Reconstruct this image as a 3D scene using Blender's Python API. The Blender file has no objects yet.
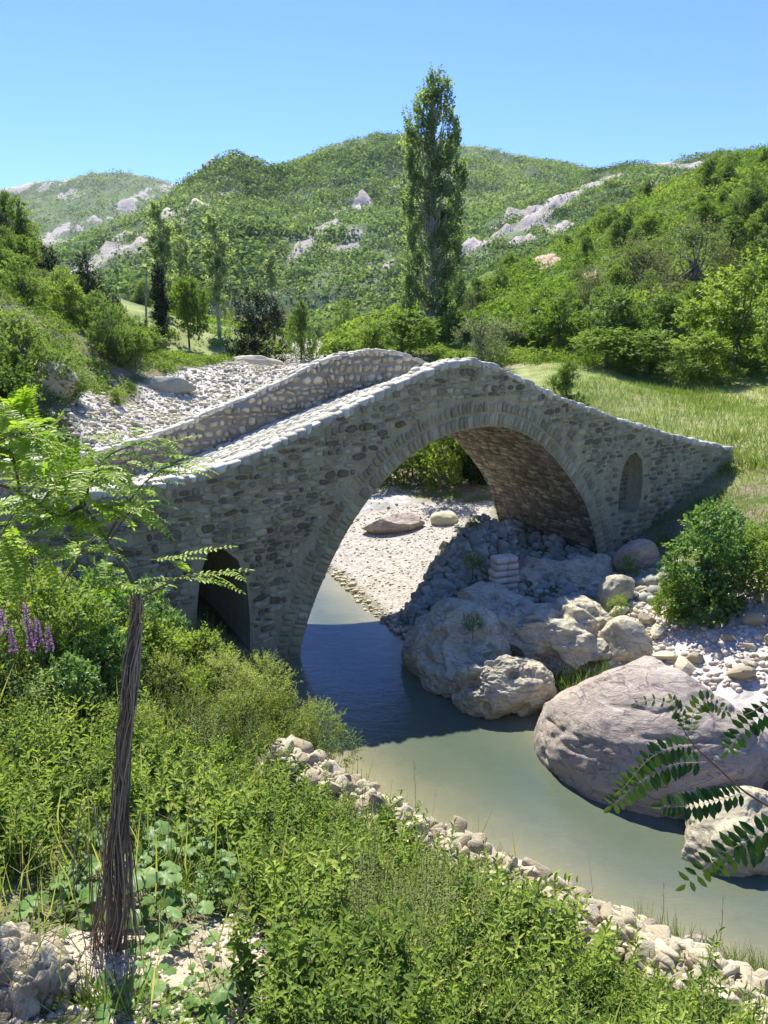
import bpy, math, numpy as np
from mathutils import Vector
# ------------------------------------------------------------------ camera, sky, sun, exposure
R = math.radians
H, PITCH, F = 8.0, R(14), 745.0
sc = bpy.context.scene
COL = sc.collection
cd = bpy.data.cameras.new('camera'); cam = bpy.data.objects.new('camera', cd); COL.objects.link(cam)
cam.location = (0, 0, H); cam.rotation_euler = (R(90) - PITCH, 0, 0)
cd.sensor_fit = 'HORIZONTAL'; cd.sensor_width = 36; cd.lens = F / 768 * 36
cd.clip_start = .05; cd.clip_end = 9000
sc.camera = cam
SUN_EL, SUN_AZ = R(51), R(-14)            # azimuth from +Y towards +X
w = bpy.data.worlds.new('World'); sc.world = w; w.use_nodes = True
nt = w.node_tree; bg = nt.nodes['Background']
sky = nt.nodes.new('ShaderNodeTexSky'); sky.sky_type = 'NISHITA'; sky.sun_disc = False
sky.sun_elevation = SUN_EL; sky.sun_rotation = SUN_AZ
sky.air_density = 1.2; sky.dust_density = 0.0; sky.ozone_density = 6.0; sky.altitude = 900
tm = nt.nodes.new('ShaderNodeMix'); tm.data_type = 'RGBA'; tm.blend_type = 'MULTIPLY'; tm.inputs[0].default_value = 1; tm.inputs[7].default_value = (.41, .53, .88, 1)
nt.links.new(sky.outputs[0], tm.inputs[6]); nt.links.new(tm.outputs[2], bg.inputs[0]); bg.inputs[1].default_value = .135
ld = bpy.data.lights.new('sun', 'SUN'); ld.energy = 5.0; ld.angle = R(.5); ld.color = (1, .95, .86)
sun = bpy.data.objects.new('sun', ld); COL.objects.link(sun)
Ld = Vector((math.sin(SUN_AZ) * math.cos(SUN_EL), math.cos(SUN_AZ) * math.cos(SUN_EL), math.sin(SUN_EL)))
sun.rotation_euler = Ld.to_track_quat('Z', 'Y').to_euler()
vs = sc.view_settings; vs.view_transform = 'Standard'; vs.look = 'None'; vs.exposure = 1.03; vs.gamma = 1
vs.use_curve_mapping = False
sc.cycles.max_bounces = 6; sc.cycles.transparent_max_bounces = 6; sc.cycles.transmission_bounces = 3
sc.cycles.use_denoising = True

# ------------------------------------------------------------------ maths helpers
CP, SP = math.cos(PITCH), math.sin(PITCH)
def at(u, v, Y):
    """photo direction (u,v) followed out to the distance Y -> world point"""
    xc, zc = (u - 384) / F, (512 - v) / F
    dy = CP + zc * SP; dz = -SP + zc * CP
    return np.array([xc / dy * Y, Y, H + dz / dy * Y])
AL = R(34); P0 = np.array([2.57, 20.34, 0.]); DV = np.array([math.cos(AL), math.sin(AL), 0]); NV = np.array([-math.sin(AL), math.cos(AL), 0])
def on_face(u, v, o=0.):
    xc, zc = (u - 384) / F, (512 - v) / F
    d = np.array([xc, CP + zc * SP, -SP + zc * CP]); q = P0 + NV * o - [0, 0, H]
    p = d * (q @ NV) / (d @ NV) + [0, 0, H]
    return float((p - P0) @ DV), float(p[2])
def hsh(a, b, c):
    with np.errstate(over='ignore'):
        n = (a.astype(np.int64) * 374761393 + b.astype(np.int64) * 668265263 + c.astype(np.int64) * 2147483647) & 0xffffffff
        n = ((n ^ (n >> 13)) * 1274126177) & 0xffffffff
        n = ((n ^ (n >> 16)) * 2246822519) & 0xffffffff
        n = n ^ (n >> 15)
    return (n & 0xffffff) / float(0xffffff)
def vnoise(p):
    p = np.asarray(p, float); i = np.floor(p); f = p - i; f = f * f * (3 - 2 * f); i = i.astype(np.int64)
    r = 0
    for dx in (0, 1):
        wx = f[:, 0] if dx else 1 - f[:, 0]
        for dy in (0, 1):
            wy = f[:, 1] if dy else 1 - f[:, 1]
            for dz in (0, 1):
                wz = f[:, 2] if dz else 1 - f[:, 2]
                r = r + wx * wy * wz * hsh(i[:, 0] + dx, i[:, 1] + dy, i[:, 2] + dz)
    return r * 2 - 1
def fbm(p, octv=4, gain=.5):
    p = np.asarray(p, float); a = 1; r = 0
    for k in range(octv):
        r = r + a * vnoise(p * 2.03 ** k + 17.3 * k); a *= gain
    return r
def fbm2(x, y, s, octv=4, z=0.):
    return fbm(np.stack([x * s, y * s, np.full_like(x, z)], 1), octv)
def sstep(a, b, x):
    t = np.clip((x - a) / (b - a), 0, 1); return t * t * (3 - 2 * t)
def polysd(poly, x, y):
    """signed distance, positive inside"""
    P = np.asarray(poly, float); Q = np.roll(P, -1, 0); d = np.full(x.shape, 1e9); ins = np.zeros(x.shape, bool)
    for (ax, ay), (bx, by) in zip(P, Q):
        ex, ey = bx - ax, by - ay
        t = np.clip(((x - ax) * ex + (y - ay) * ey) / (ex * ex + ey * ey + 1e-12), 0, 1)
        d = np.minimum(d, np.hypot(x - ax - t * ex, y - ay - t * ey))
        c = ((ay > y) != (by > y)) & (x < (bx - ax) * (y - ay) / (by - ay + 1e-12) + ax)
        ins ^= c
    return np.where(ins, d, -d)
def linedist(line, x, y):
    L = np.asarray(line, float); best = np.full(x.shape, 1e9)
    for a, b in zip(L[:-1], L[1:]):
        e = b[:2] - a[:2]; t = np.clip(((x - a[0]) * e[0] + (y - a[1]) * e[1]) / (e @ e), 0, 1)
        hw = a[2] + (b[2] - a[2]) * t
        best = np.minimum(best, np.hypot(x - a[0] - t * e[0], y - a[1] - t * e[1]) - hw)
    return best

# ------------------------------------------------------------------ mesh helpers
def mesh(name, V, faces, mats, tint=None, smooth=False, midx=None, attrs=None):
    """faces: list of (n,k) index arrays"""
    V = np.asarray(V, np.float32); me = bpy.data.meshes.new(name)
    faces = [np.asarray(f, np.int32) for f in faces if len(f)]
    nl = sum(f.size for f in faces); nf = sum(len(f) for f in faces)
    me.vertices.add(len(V)); me.loops.add(nl); me.polygons.add(nf)
    me.vertices.foreach_set('co', V.ravel())
    me.loops.foreach_set('vertex_index', np.concatenate([f.ravel() for f in faces]))
    tot = np.concatenate([np.full(len(f), f.shape[1], np.int32) for f in faces])
    me.polygons.foreach_set('loop_start', np.concatenate([[0], np.cumsum(tot)[:-1]]).astype(np.int32))
    if smooth: me.polygons.foreach_set('use_smooth', np.ones(nf, bool))
    if not isinstance(mats, (list, tuple)): mats = [mats]
    for m in mats: me.materials.append(m)
    if midx is not None: me.polygons.foreach_set('material_index', np.asarray(midx, np.int32))
    if tint is not None:
        a = me.attributes.new('tint', 'FLOAT', 'FACE'); a.data.foreach_set('value', np.asarray(tint, np.float32))
    for k, val in (attrs or {}).items():
        a = me.attributes.new(k, 'FLOAT', 'POINT'); a.data.foreach_set('value', np.asarray(val, np.float32))
    me.update(calc_edges=True)
    return me
class Acc:
    """collects pieces of one mesh"""
    def __init__(s): s.V = []; s.F = {}; s.n = 0; s.T = {}; s.M = {}
    def add(s, V, faces, tint=.5, m=0):
        V = np.asarray(V, float).reshape(-1, 3)
        for f in faces:
            f = np.asarray(f)
            if not len(f): continue
            k = f.shape[1]; s.F.setdefault(k, []).append(f + s.n)
            s.T.setdefault(k, []).append(np.broadcast_to(np.asarray(tint, float), (len(f),)) if np.ndim(tint) == 0 or len(np.atleast_1d(tint)) == len(f) else np.resize(tint, len(f)))
            s.M.setdefault(k, []).append(np.full(len(f), m))
        s.V.append(V); s.n += len(V)
    def build(s, name, mats, smooth=False):
        ks = sorted(s.F)
        return mesh(name, np.concatenate(s.V), [np.concatenate(s.F[k]) for k in ks], mats,
                    np.concatenate([np.concatenate(s.T[k]) for k in ks]), smooth, np.concatenate([np.concatenate(s.M[k]) for k in ks]))
def link(name, me, parent=None, loc=None):
    o = bpy.data.objects.new(name, me); COL.objects.link(o)
    if parent is not None: o.parent = parent
    if loc is not None: o.location = loc
    return o
def tag(o, label=None, cat=None, group=None, kind=None):
    if label: o['label'] = label
    if cat: o['category'] = cat
    if group: o['group'] = group
    if kind: o['kind'] = kind
    return o
def empty(name, loc, rz=0., sc_=1.):
    o = bpy.data.objects.new(name, None); COL.objects.link(o); o.location = loc; o.rotation_euler = (0, 0, rz)
    o.scale = (sc_,) * 3 if np.ndim(sc_) == 0 else sc_
    o.empty_display_size = .2
    return o
def copy_thing(root, loc, rz, s):
    r = root.copy(); COL.objects.link(r); r.location = loc; r.rotation_euler = (0, 0, rz)
    r.scale = (s,) * 3 if np.ndim(s) == 0 else s
    for ch in list(root.children):
        c = ch.copy(); COL.objects.link(c); c.parent = r
    return r
def tube(acc, pts, rad, sides=6, tint=.5, m=0):
    P = np.asarray(pts, float); n = len(P); rad = np.broadcast_to(np.asarray(rad, float), (n,))
    T = np.gradient(P, axis=0); T /= np.linalg.norm(T, axis=1)[:, None] + 1e-9
    ref = np.array([0, 0, 1.]) if abs(T[:, 2]).mean() < .8 else np.array([1., 0, 0])
    A = np.cross(T, ref); A /= np.linalg.norm(A, axis=1)[:, None] + 1e-9; B = np.cross(T, A)
    th = np.linspace(0, 2 * np.pi, sides, endpoint=False)
    V = P[:, None] + (A[:, None] * np.cos(th)[None, :, None] + B[:, None] * np.sin(th)[None, :, None]) * rad[:, None, None]
    i = np.arange(n - 1)[:, None] * sides; j = np.arange(sides)[None]
    a = i + j; b = i + (j + 1) % sides
    acc.add(V, [np.stack([a, b, b + sides, a + sides], -1).reshape(-1, 4)], tint, m)
def bez(pts, n=12):
    """smooth curve through points (Catmull-Rom)"""
    P = np.asarray(pts, float); P = np.vstack([2 * P[0] - P[1], P, 2 * P[-1] - P[-2]]); out = []
    for k in range(1, len(P) - 2):
        t = np.linspace(0, 1, n, endpoint=False)[:, None]
        a, b, c, d = P[k - 1], P[k], P[k + 1], P[k + 2]
        out.append(.5 * (2 * b + (c - a) * t + (2 * a - 5 * b + 4 * c - d) * t * t + (3 * b - a - 3 * c + d) * t ** 3))
    return np.vstack(out + [P[-2][None]])
def norm(a): return a / (np.linalg.norm(a, axis=-1, keepdims=True) + 1e-9)

def leaf_geo(P, D, N, L, W, fold=.25, six=True, curl=.15):
    """blade shaped leaves: base P, direction D, upper side N"""
    n = len(P); D = norm(D); S = norm(np.cross(D, N)); U = np.cross(S, D)
    L = np.broadcast_to(L, (n,))[:, None]; W = np.broadcast_to(W, (n,))[:, None]
    tip = P + D * L - U * L * curl
    if six:
        a1 = P + D * L * .33; a2 = P + D * L * .72 - U * L * curl * .45
        V = np.stack([P, a1 + S * W * .5 + U * W * fold, a2 + S * W * .42 + U * W * fold, tip, a2 - S * W * .42 + U * W * fold, a1 - S * W * .5 + U * W * fold], 1)
        b = np.arange(n)[:, None] * 6
        Fq = np.concatenate([b + [0, 1, 2, 3], b + [0, 3, 4, 5]], 1).reshape(-1, 4)
        return V.reshape(-1, 3), Fq, 2
    mid = P + D * L * .45
    V = np.stack([P, mid + S * W * .5 + U * W * fold, tip, mid - S * W * .5 + U * W * fold], 1)
    b = np.arange(n)[:, None] * 4
    return V.reshape(-1, 3), b + [0, 1, 2, 3], 1
def rdir(rg, n):
    return norm(rg.normal(size=(n, 3)))

# ------------------------------------------------------------------ materials
def newmat(name):
    m = bpy.data.materials.new(name); m.use_nodes = True; t = m.node_tree
    return m, t, t.nodes['Principled BSDF']
def ramp(t, fac, stops):
    r = t.nodes.new('ShaderNodeValToRGB'); e = r.color_ramp.elements
    while len(e) < len(stops): e.new(.5)
    for k, (p, c) in enumerate(stops): e[k].position = p; e[k].color = (*c, 1)
    t.links.new(fac, r.inputs[0]); return r.outputs[0]
def noise(t, scale, detail=6, rough=.6, coord=None, dist=0.):
    n = t.nodes.new('ShaderNodeTexNoise'); n.inputs['Scale'].default_value = scale; n.inputs['Detail'].default_value = detail
    n.inputs['Roughness'].default_value = rough; n.inputs['Distortion'].default_value = dist
    if coord is not None: t.links.new(coord, n.inputs['Vector'])
    return n.outputs[0]
def objco(t):
    return t.nodes.new('ShaderNodeTexCoord').outputs['Object']
def geoco(t):
    return t.nodes.new('ShaderNodeNewGeometry').outputs['Position']
def mixc(t, f, a, b, mode='MIX'):
    m = t.nodes.new('ShaderNodeMix'); m.data_type = 'RGBA'; m.blend_type = mode
    for inp, val in ((m.inputs[0], f), (m.inputs[6], a), (m.inputs[7], b)):
        if hasattr(val, 'is_output'): t.links.new(val, inp)
        elif isinstance(val, tuple): inp.default_value = (*val, 1)
        else: inp.default_value = val
    return m.outputs[2]
def math_(t, op, a, b=0.):
    m = t.nodes.new('ShaderNodeMath'); m.operation = op
    for inp, val in ((m.inputs[0], a), (m.inputs[1], b)):
        if hasattr(val, 'is_output'): t.links.new(val, inp)
        else: inp.default_value = val
    return m.outputs[0]
def attr(t, name):
    a = t.nodes.new('ShaderNodeAttribute'); a.attribute_name = name; return a.outputs['Fac']
def bump(t, b, h, strength=.5, dist=.02, nrm=None):
    n = t.nodes.new('ShaderNodeBump'); n.inputs['Strength'].default_value = strength; n.inputs['Distance'].default_value = dist
    t.links.new(h, n.inputs['Height'])
    if nrm is not None: t.links.new(nrm, n.inputs['Normal'])
    if b is not None: t.links.new(n.outputs[0], b.inputs['Normal'])
    return n.outputs[0]
def leaf_mat(name, stops, trans=.42, rough=.6, vary=.25, tcol=(1.0, 1.1, .42), spec=.15):
    m, t, b = newmat(name)
    f = attr(t, 'tint')
    oi = t.nodes.new('ShaderNodeObjectInfo')
    f2 = math_(t, 'ADD', f, math_(t, 'MULTIPLY', math_(t, 'SUBTRACT', oi.outputs['Random'], .5), vary))
    c = ramp(t, f2, stops)
    t.links.new(c, b.inputs['Base Color']); b.inputs['Roughness'].default_value = rough
    b.inputs['Specular IOR Level'].default_value = spec
    tr = t.nodes.new('ShaderNodeBsdfTranslucent')
    c2 = mixc(t, 1., c, tcol, 'MULTIPLY'); t.links.new(c2, tr.inputs[0])
    mx = t.nodes.new('ShaderNodeMixShader'); mx.inputs[0].default_value = trans
    t.links.new(b.outputs[0], mx.inputs[1]); t.links.new(tr.outputs[0], mx.inputs[2])
    t.links.new(mx.outputs[0], t.nodes['Material Output'].inputs['Surface'])
    return m
def stone_mat(name, stops, nscale=9, bstr=.5, bdist=.015, rough=.9, patch=None, weather=0.):
    m, t, b = newmat(name); co = objco(t)
    n1 = noise(t, nscale, 8, .65, co); f = math_(t, 'ADD', math_(t, 'MULTIPLY', attr(t, 'tint'), .7), math_(t, 'MULTIPLY', n1, .45))
    c = ramp(t, math_(t, 'SUBTRACT', f, .08), stops)
    if patch:
        pn = noise(t, patch[1], 5, .6, co); pf = ramp(t, pn, [(patch[2], (0, 0, 0)), (patch[2] + .12, (1, 1, 1))])
        c = mixc(t, pf, c, patch[0])
    if weather:
        mp = t.nodes.new('ShaderNodeMapping'); mp.inputs['Scale'].default_value = (1.6, 1.6, .35); t.links.new(co, mp.inputs[0])
        s1 = ramp(t, noise(t, 1.3, 8, .7, mp.outputs[0], .4), [(.40, (1, 1, 1)), (.68, (0, 0, 0))]); c = mixc(t, math_(t, 'MULTIPLY', s1, weather), c, mixc(t, 1., c, (.50, .50, .47), 'MULTIPLY'))
        s2 = ramp(t, noise(t, 2.6, 9, .75, co, .8), [(.58, (0, 0, 0)), (.66, (1, 1, 1))]); c = mixc(t, math_(t, 'MULTIPLY', s2, weather * .7), c, (.46, .44, .40))
    t.links.new(c, b.inputs['Base Color']); b.inputs['Roughness'].default_value = rough
    b.inputs['Specular IOR Level'].default_value = .2
    n2 = noise(t, nscale * 3, 8, .7, co); bump(t, b, n2, bstr, bdist)
    return m
G = lambda *a: a
M = {}
M['face'] = stone_mat('face_stone', [(0, (0.092, 0.082, 0.048)), (.3, (0.233, 0.212, 0.129)), (.55, (0.430, 0.388, 0.239)), (1, (0.713, 0.654, 0.413))], 6, .9, .04, weather=.6)
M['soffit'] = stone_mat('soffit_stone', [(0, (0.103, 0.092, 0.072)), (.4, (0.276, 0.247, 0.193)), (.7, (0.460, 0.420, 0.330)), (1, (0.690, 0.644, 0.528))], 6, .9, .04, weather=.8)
M['ring'] = stone_mat('ring_stone', [(0, (0.210, 0.188, 0.111)), (.5, (0.456, 0.412, 0.246)), (1, (0.716, 0.654, 0.402))], 6, .9, .04, weather=.6)
M['mortar'] = stone_mat('lime_mortar', [(0, (0.247, 0.222, 0.130)), (.4, (0.442, 0.400, 0.242)), (.65, (0.585, 0.532, 0.326)), (1, (0.805, 0.736, 0.466))], 3.0, 1., .08, weather=.6)
M['coping'] = stone_mat('coping_stone', [(0, (0.360, 0.330, 0.243)), (.5, (0.600, 0.567, 0.432)), (1, (0.800, 0.772, 0.612))], 9, .8, .03)
M['parapet'] = stone_mat('parapet_stone', [(0, (0.220, 0.193, 0.131)), (.5, (0.484, 0.437, 0.302)), (1, (0.726, 0.668, 0.468))], 9, .8, .03)
M['parapet_mortar'] = stone_mat('parapet_mortar', [(0, (0.240, 0.210, 0.162)), (1, (0.420, 0.385, 0.292))], 8)
M['limestone'] = stone_mat('white_limestone', [(0, (0.312, 0.260, 0.198)), (.4, (0.541, 0.460, 0.360)), (1, (0.790, 0.700, 0.567))], 7, .9, .03)
M['beigestone'] = stone_mat('beige_rubble_stone', [(0, (0.177, 0.144, 0.089)), (.35, (0.395, 0.335, 0.219)), (.7, (0.582, 0.510, 0.345)), (1, (0.749, 0.680, 0.470))], 12, 1., .03)
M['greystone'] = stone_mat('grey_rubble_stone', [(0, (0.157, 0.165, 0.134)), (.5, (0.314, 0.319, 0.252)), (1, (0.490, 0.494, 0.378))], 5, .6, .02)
M['bedstone'] = stone_mat('river_bed_stone', [(0, (0.270, 0.237, 0.154)), (.4, (0.499, 0.453, 0.308)), (1, (0.770, 0.711, 0.494))], 3, .6, .05)
def boulder_mat(name, stops, veins):
    m, t, b = newmat(name); co = objco(t)
    mp = t.nodes.new('ShaderNodeMapping'); mp.inputs['Rotation'].default_value = (.5, .3, .2); mp.inputs['Scale'].default_value = (1, 1, 3.2)
    t.links.new(co, mp.inputs[0])
    n1 = noise(t, 1.1, 10, .68, mp.outputs[0], .7); n2 = noise(t, 9, 8, .7, co)
    n5 = noise(t, 3.5, 6, .6, mp.outputs[0], 1.5)
    f = math_(t, 'ADD', math_(t, 'ADD', math_(t, 'MULTIPLY', n1, .6), math_(t, 'MULTIPLY', n2, .3)), math_(t, 'MULTIPLY', n5, .15)); c = ramp(t, f, stops)
    # dark weather stain
    n3 = noise(t, 2.2, 8, .7, co, 1.0); st = ramp(t, n3, [(.52, (0, 0, 0)), (.66, (1, 1, 1))])
    c = mixc(t, math_(t, 'MULTIPLY', st, .55), c, (.19, .18, .17))
    n4 = noise(t, 5.5, 9, .75, co, .5); lt = ramp(t, n4, [(.57, (0, 0, 0)), (.63, (1, 1, 1))]); c = mixc(t, math_(t, 'MULTIPLY', lt, .5), c, (.74, .70, .65))
    wv = t.nodes.new('ShaderNodeTexNoise'); wv.inputs['Scale'].default_value = veins; wv.inputs['Detail'].default_value = 3; wv.inputs['Distortion'].default_value = .5
    t.links.new(mp.outputs[0], wv.inputs['Vector'])
    cr = math_(t, 'ABSOLUTE', math_(t, 'SUBTRACT', wv.outputs[0], .5)); cf = ramp(t, cr, [(0, (0, 0, 0)), (.016, (1, 1, 1))])
    c = mixc(t, cf, mixc(t, .6, c, (.12, .11, .10)), c)
    t.links.new(c, b.inputs['Base Color']); b.inputs['Roughness'].default_value = .85; b.inputs['Specular IOR Level'].default_value = .25
    h = math_(t, 'ADD', math_(t, 'MULTIPLY', n1, 1.), math_(t, 'MULTIPLY', cf, .08))
    nn = bump(t, None, h, .8, .35); bump(t, b, noise(t, 14, 10, .78, co), .9, .05, nn)
    return m
M['boulder'] = boulder_mat('pink_grey_boulder', [(.3, (0.281, 0.230, 0.180)), (.45, (0.489, 0.405, 0.324)), (.7, (0.666, 0.570, 0.464))], 1.3)
M['outcrop'] = boulder_mat('cream_outcrop', [(.28, (0.312, 0.273, 0.178)), (.45, (0.603, 0.536, 0.356)), (.7, (0.790, 0.721, 0.494))], 2.0)
M['bark'] = stone_mat('grey_bark', [(0, (.06, .05, .04)), (.5, (.14, .12, .10)), (1, (.26, .23, .2))], 14, .8, .02)
M['pale_bark'] = stone_mat('pale_bark', [(0, (.25, .23, .2)), (1, (.5, .47, .42))], 6, .5, .02)
M['vine'] = stone_mat('dry_vine', [(0, (.05, .038, .03)), (.4, (.16, .125, .10)), (.7, (.34, .28, .23)), (1, (.55, .48, .40))], 20, .6, .005)
M['twig'] = stone_mat('brown_twig', [(0, (.10, .06, .04)), (1, (.22, .14, .09))], 30, .3, .003)
M['dry'] = stone_mat('dry_stalk', [(0, (.22, .17, .09)), (.5, (.42, .35, .2)), (1, (.6, .52, .33))], 10, .1, .003)
M['wire'] = stone_mat('rusty_wire', [(0, (.10, .08, .07)), (1, (.2, .17, .15))], 30, .1, .002, .5)
L_ = {}
L_['herb'] = leaf_mat('herb_leaf', [(0, (.035, .07, .014)), (.35, (.12, .195, .032)), (.7, (.29, .39, .065)), (1, (.48, .54, .14))], .42, vary=.4)
L_['olive'] = leaf_mat('olive_shrub_leaf', [(0, (0.084, 0.130, 0.033)), (.45, (0.202, 0.270, 0.072)), (.8, (0.336, 0.389, 0.121)), (1, (0.482, 0.497, 0.220))], .5, vary=.35)
L_['broad'] = leaf_mat('broad_leaf', [(0, (.06, .13, .03)), (.5, (.15, .26, .07)), (1, (.30, .42, .16))], .4, .4)
L_['locust'] = leaf_mat('locust_leaf', [(0, (.08, .16, .02)), (.4, (.18, .30, .03)), (.8, (.32, .46, .05)), (1, (.42, .54, .08))], .5, .4)
L_['locust_dark'] = leaf_mat('locust_leaf_dark', [(0, (.018, .055, .018)), (.5, (.045, .10, .022)), (1, (.17, .22, .05))], .3, .4, .2)
L_['bright'] = leaf_mat('bright_tree_leaf', [(0, (0.079, 0.146, 0.026)), (.4, (0.177, 0.269, 0.046)), (.8, (0.305, 0.392, 0.083)), (1, (0.415, 0.482, 0.143))], .5, vary=.35, spec=.2)
L_['mid'] = leaf_mat('mid_tree_leaf', [(0, (0.061, 0.116, 0.030)), (.4, (0.135, 0.220, 0.054)), (.8, (0.243, 0.329, 0.084)), (1, (0.351, 0.427, 0.156))], .5, vary=.35, spec=.2)
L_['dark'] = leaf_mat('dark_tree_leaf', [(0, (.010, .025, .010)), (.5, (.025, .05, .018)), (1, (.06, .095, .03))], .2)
L_['poplar'] = leaf_mat('poplar_leaf', [(0, (0.081, 0.137, 0.065)), (.4, (0.162, 0.234, 0.111)), (.8, (0.297, 0.377, 0.195)), (1, (0.486, 0.533, 0.351))], .6, spec=.1)
L_['poplar_pale'] = leaf_mat('pale_poplar_leaf', [(0, (.13, .19, .08)), (.5, (.26, .34, .16)), (1, (.44, .50, .30))], .6, spec=.1)
L_['pale'] = leaf_mat('pale_shrub_leaf', [(0, (.10, .14, .06)), (.5, (.2, .25, .12)), (1, (.38, .4, .26))], .4)
L_['grey'] = leaf_mat('grey_shrub_leaf', [(0, (.09, .11, .055)), (.5, (.17, .19, .10)), (1, (.28, .29, .18))], .4)
L_['hill'] = leaf_mat('hill_wood_leaf', [(0, (0.072, 0.121, 0.057)), (.35, (0.144, 0.213, 0.098)), (.7, (0.228, 0.305, 0.138)), (1, (0.336, 0.391, 0.218))], .5, 1, 0, spec=0)
L_['hillb'] = leaf_mat('near_hill_leaf', [(0, (0.065, 0.128, 0.026)), (.35, (0.145, 0.230, 0.046)), (.7, (0.232, 0.320, 0.072)), (1, (0.304, 0.358, 0.104))], .5, 1, 0, spec=0)
L_['grass'] = leaf_mat('meadow_grass', [(0, (.10, .16, .03)), (.5, (.20, .27, .06)), (.8, (.33, .37, .11)), (1, (.5, .46, .22))], .45, .6, 0)
L_['bankgrass'] = leaf_mat('bank_grass', [(0, (.06, .12, .02)), (.5, (.15, .22, .045)), (.85, (.30, .33, .12)), (1, (.48, .44, .25))], .45, .6, 0)
L_['purple'] = leaf_mat('purple_petal', [(0, (.28, .11, .34)), (1, (.55, .33, .60))], .4, .6, 0, (1., .9, 1.))

# ground materials
def ground_mat():
    m, t, b = newmat('valley_ground'); co = geoco(t)
    n1 = noise(t, .9, 8, .65, co); n2 = noise(t, 7, 8, .7, co); n3 = noise(t, .12, 5, .6, co)
    vo = t.nodes.new('ShaderNodeTexVoronoi'); vo.inputs['Scale'].default_value = 3.2; t.links.new(co, vo.inputs['Vector'])
    vo2 = t.nodes.new('ShaderNodeTexVoronoi'); vo2.inputs['Scale'].default_value = 14; t.links.new(co, vo2.inputs['Vector'])
    soil = ramp(t, n2, [(.3, (.10, .085, .055)), (.5, (.20, .165, .11)), (.7, (.33, .28, .2))])
    green = ramp(t, math_(t, 'ADD', math_(t, 'MULTIPLY', n1, .6), math_(t, 'MULTIPLY', n2, .4)), [(.35, (.05, .085, .02)), (.5, (.11, .15, .04)), (.65, (.2, .22, .08))])
    base = mixc(t, ramp(t, n1, [(.42, (0, 0, 0)), (.58, (1, 1, 1))]), green, soil)
    mead = ramp(t, math_(t, 'ADD', math_(t, 'MULTIPLY', n3, .5), math_(t, 'MULTIPLY', n1, .5)), [(.38, (.13, .19, .05)), (.5, (.24, .28, .09)), (.62, (.38, .36, .17))])
    base = mixc(t, attr(t, 'meadow'), base, mead)
    st = ramp(t, math_(t, 'ADD', math_(t, 'MULTIPLY', vo.outputs['Color'], .35), math_(t, 'MULTIPLY', n2, .65)), [(.3, (.30, .28, .25)), (.5, (.50, .47, .42)), (.75, (.68, .64, .58))])
    grv = ramp(t, math_(t, 'ADD', math_(t, 'MULTIPLY', vo2.outputs['Color'], .45), math_(t, 'MULTIPLY', n2, .5)), [(.25, (.24, .22, .19)), (.5, (.40, .37, .32)), (.8, (.56, .52, .46))])
    base = mixc(t, attr(t, 'stony'), base, st); base = mixc(t, attr(t, 'gravel'), base, grv)
    wet = attr(t, 'wet'); base = mixc(t, wet, base, mixc(t, .65, base, (.10, .10, .06)))
    base = mixc(t, attr(t, 'bare'), base, ramp(t, n2, [(.3, (.36, .28, .19)), (.7, (.56, .47, .35))]))
    t.links.new(base, b.inputs['Base Color']); b.inputs['Roughness'].default_value = .95; b.inputs['Specular IOR Level'].default_value = .15
    h = math_(t, 'ADD', math_(t, 'MULTIPLY', n2, .6), math_(t, 'MULTIPLY', vo.outputs['Distance'], .5)); bump(t, b, h, .7, .08)
    return m
def hill_mat(name, green, rock):
    m, t, b = newmat(name); co = geoco(t)
    n1 = noise(t, .02, 8, .65, co); n2 = noise(t, .15, 8, .7, co); n3 = noise(t, .05, 6, .7, co, .8)
    g = ramp(t, math_(t, 'ADD', math_(t, 'MULTIPLY', n1, .5), math_(t, 'MULTIPLY', n2, .5)), green)
    r = ramp(t, math_(t, 'ADD', math_(t, 'MULTIPLY', n2, .6), math_(t, 'MULTIPLY', n3, .4)), rock)
    rf = attr(t, 'rock'); rf = math_(t, 'ADD', rf, math_(t, 'MULTIPLY', math_(t, 'SUBTRACT', n2, .5), 1.2))
    c = mixc(t, ramp(t, rf, [(.45, (0, 0, 0)), (.6, (1, 1, 1))]), g, r)
    t.links.new(c, b.inputs['Base Color']); b.inputs['Roughness'].default_value = 1; b.inputs['Specular IOR Level'].default_value = .05
    bump(t, b, n2, .6, 2.)
    return m
rockst = [(.3, (.22, .20, .17)), (.5, (.42, .38, .33)), (.7, (.60, .55, .49))]
M['ground'] = ground_mat()
M['hill'] = hill_mat('wooded_hill', [(.35, (.09, .13, .065)), (.5, (.15, .20, .10)), (.65, (.24, .26, .15))], rockst)
M['hillb'] = hill_mat('near_hill', [(.35, (.07, .12, .03)), (.5, (.13, .18, .05)), (.65, (.22, .25, .09))], [(.3, (.36, .25, .17)), (.5, (.50, .38, .27)), (.7, (.62, .5, .38))])
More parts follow.
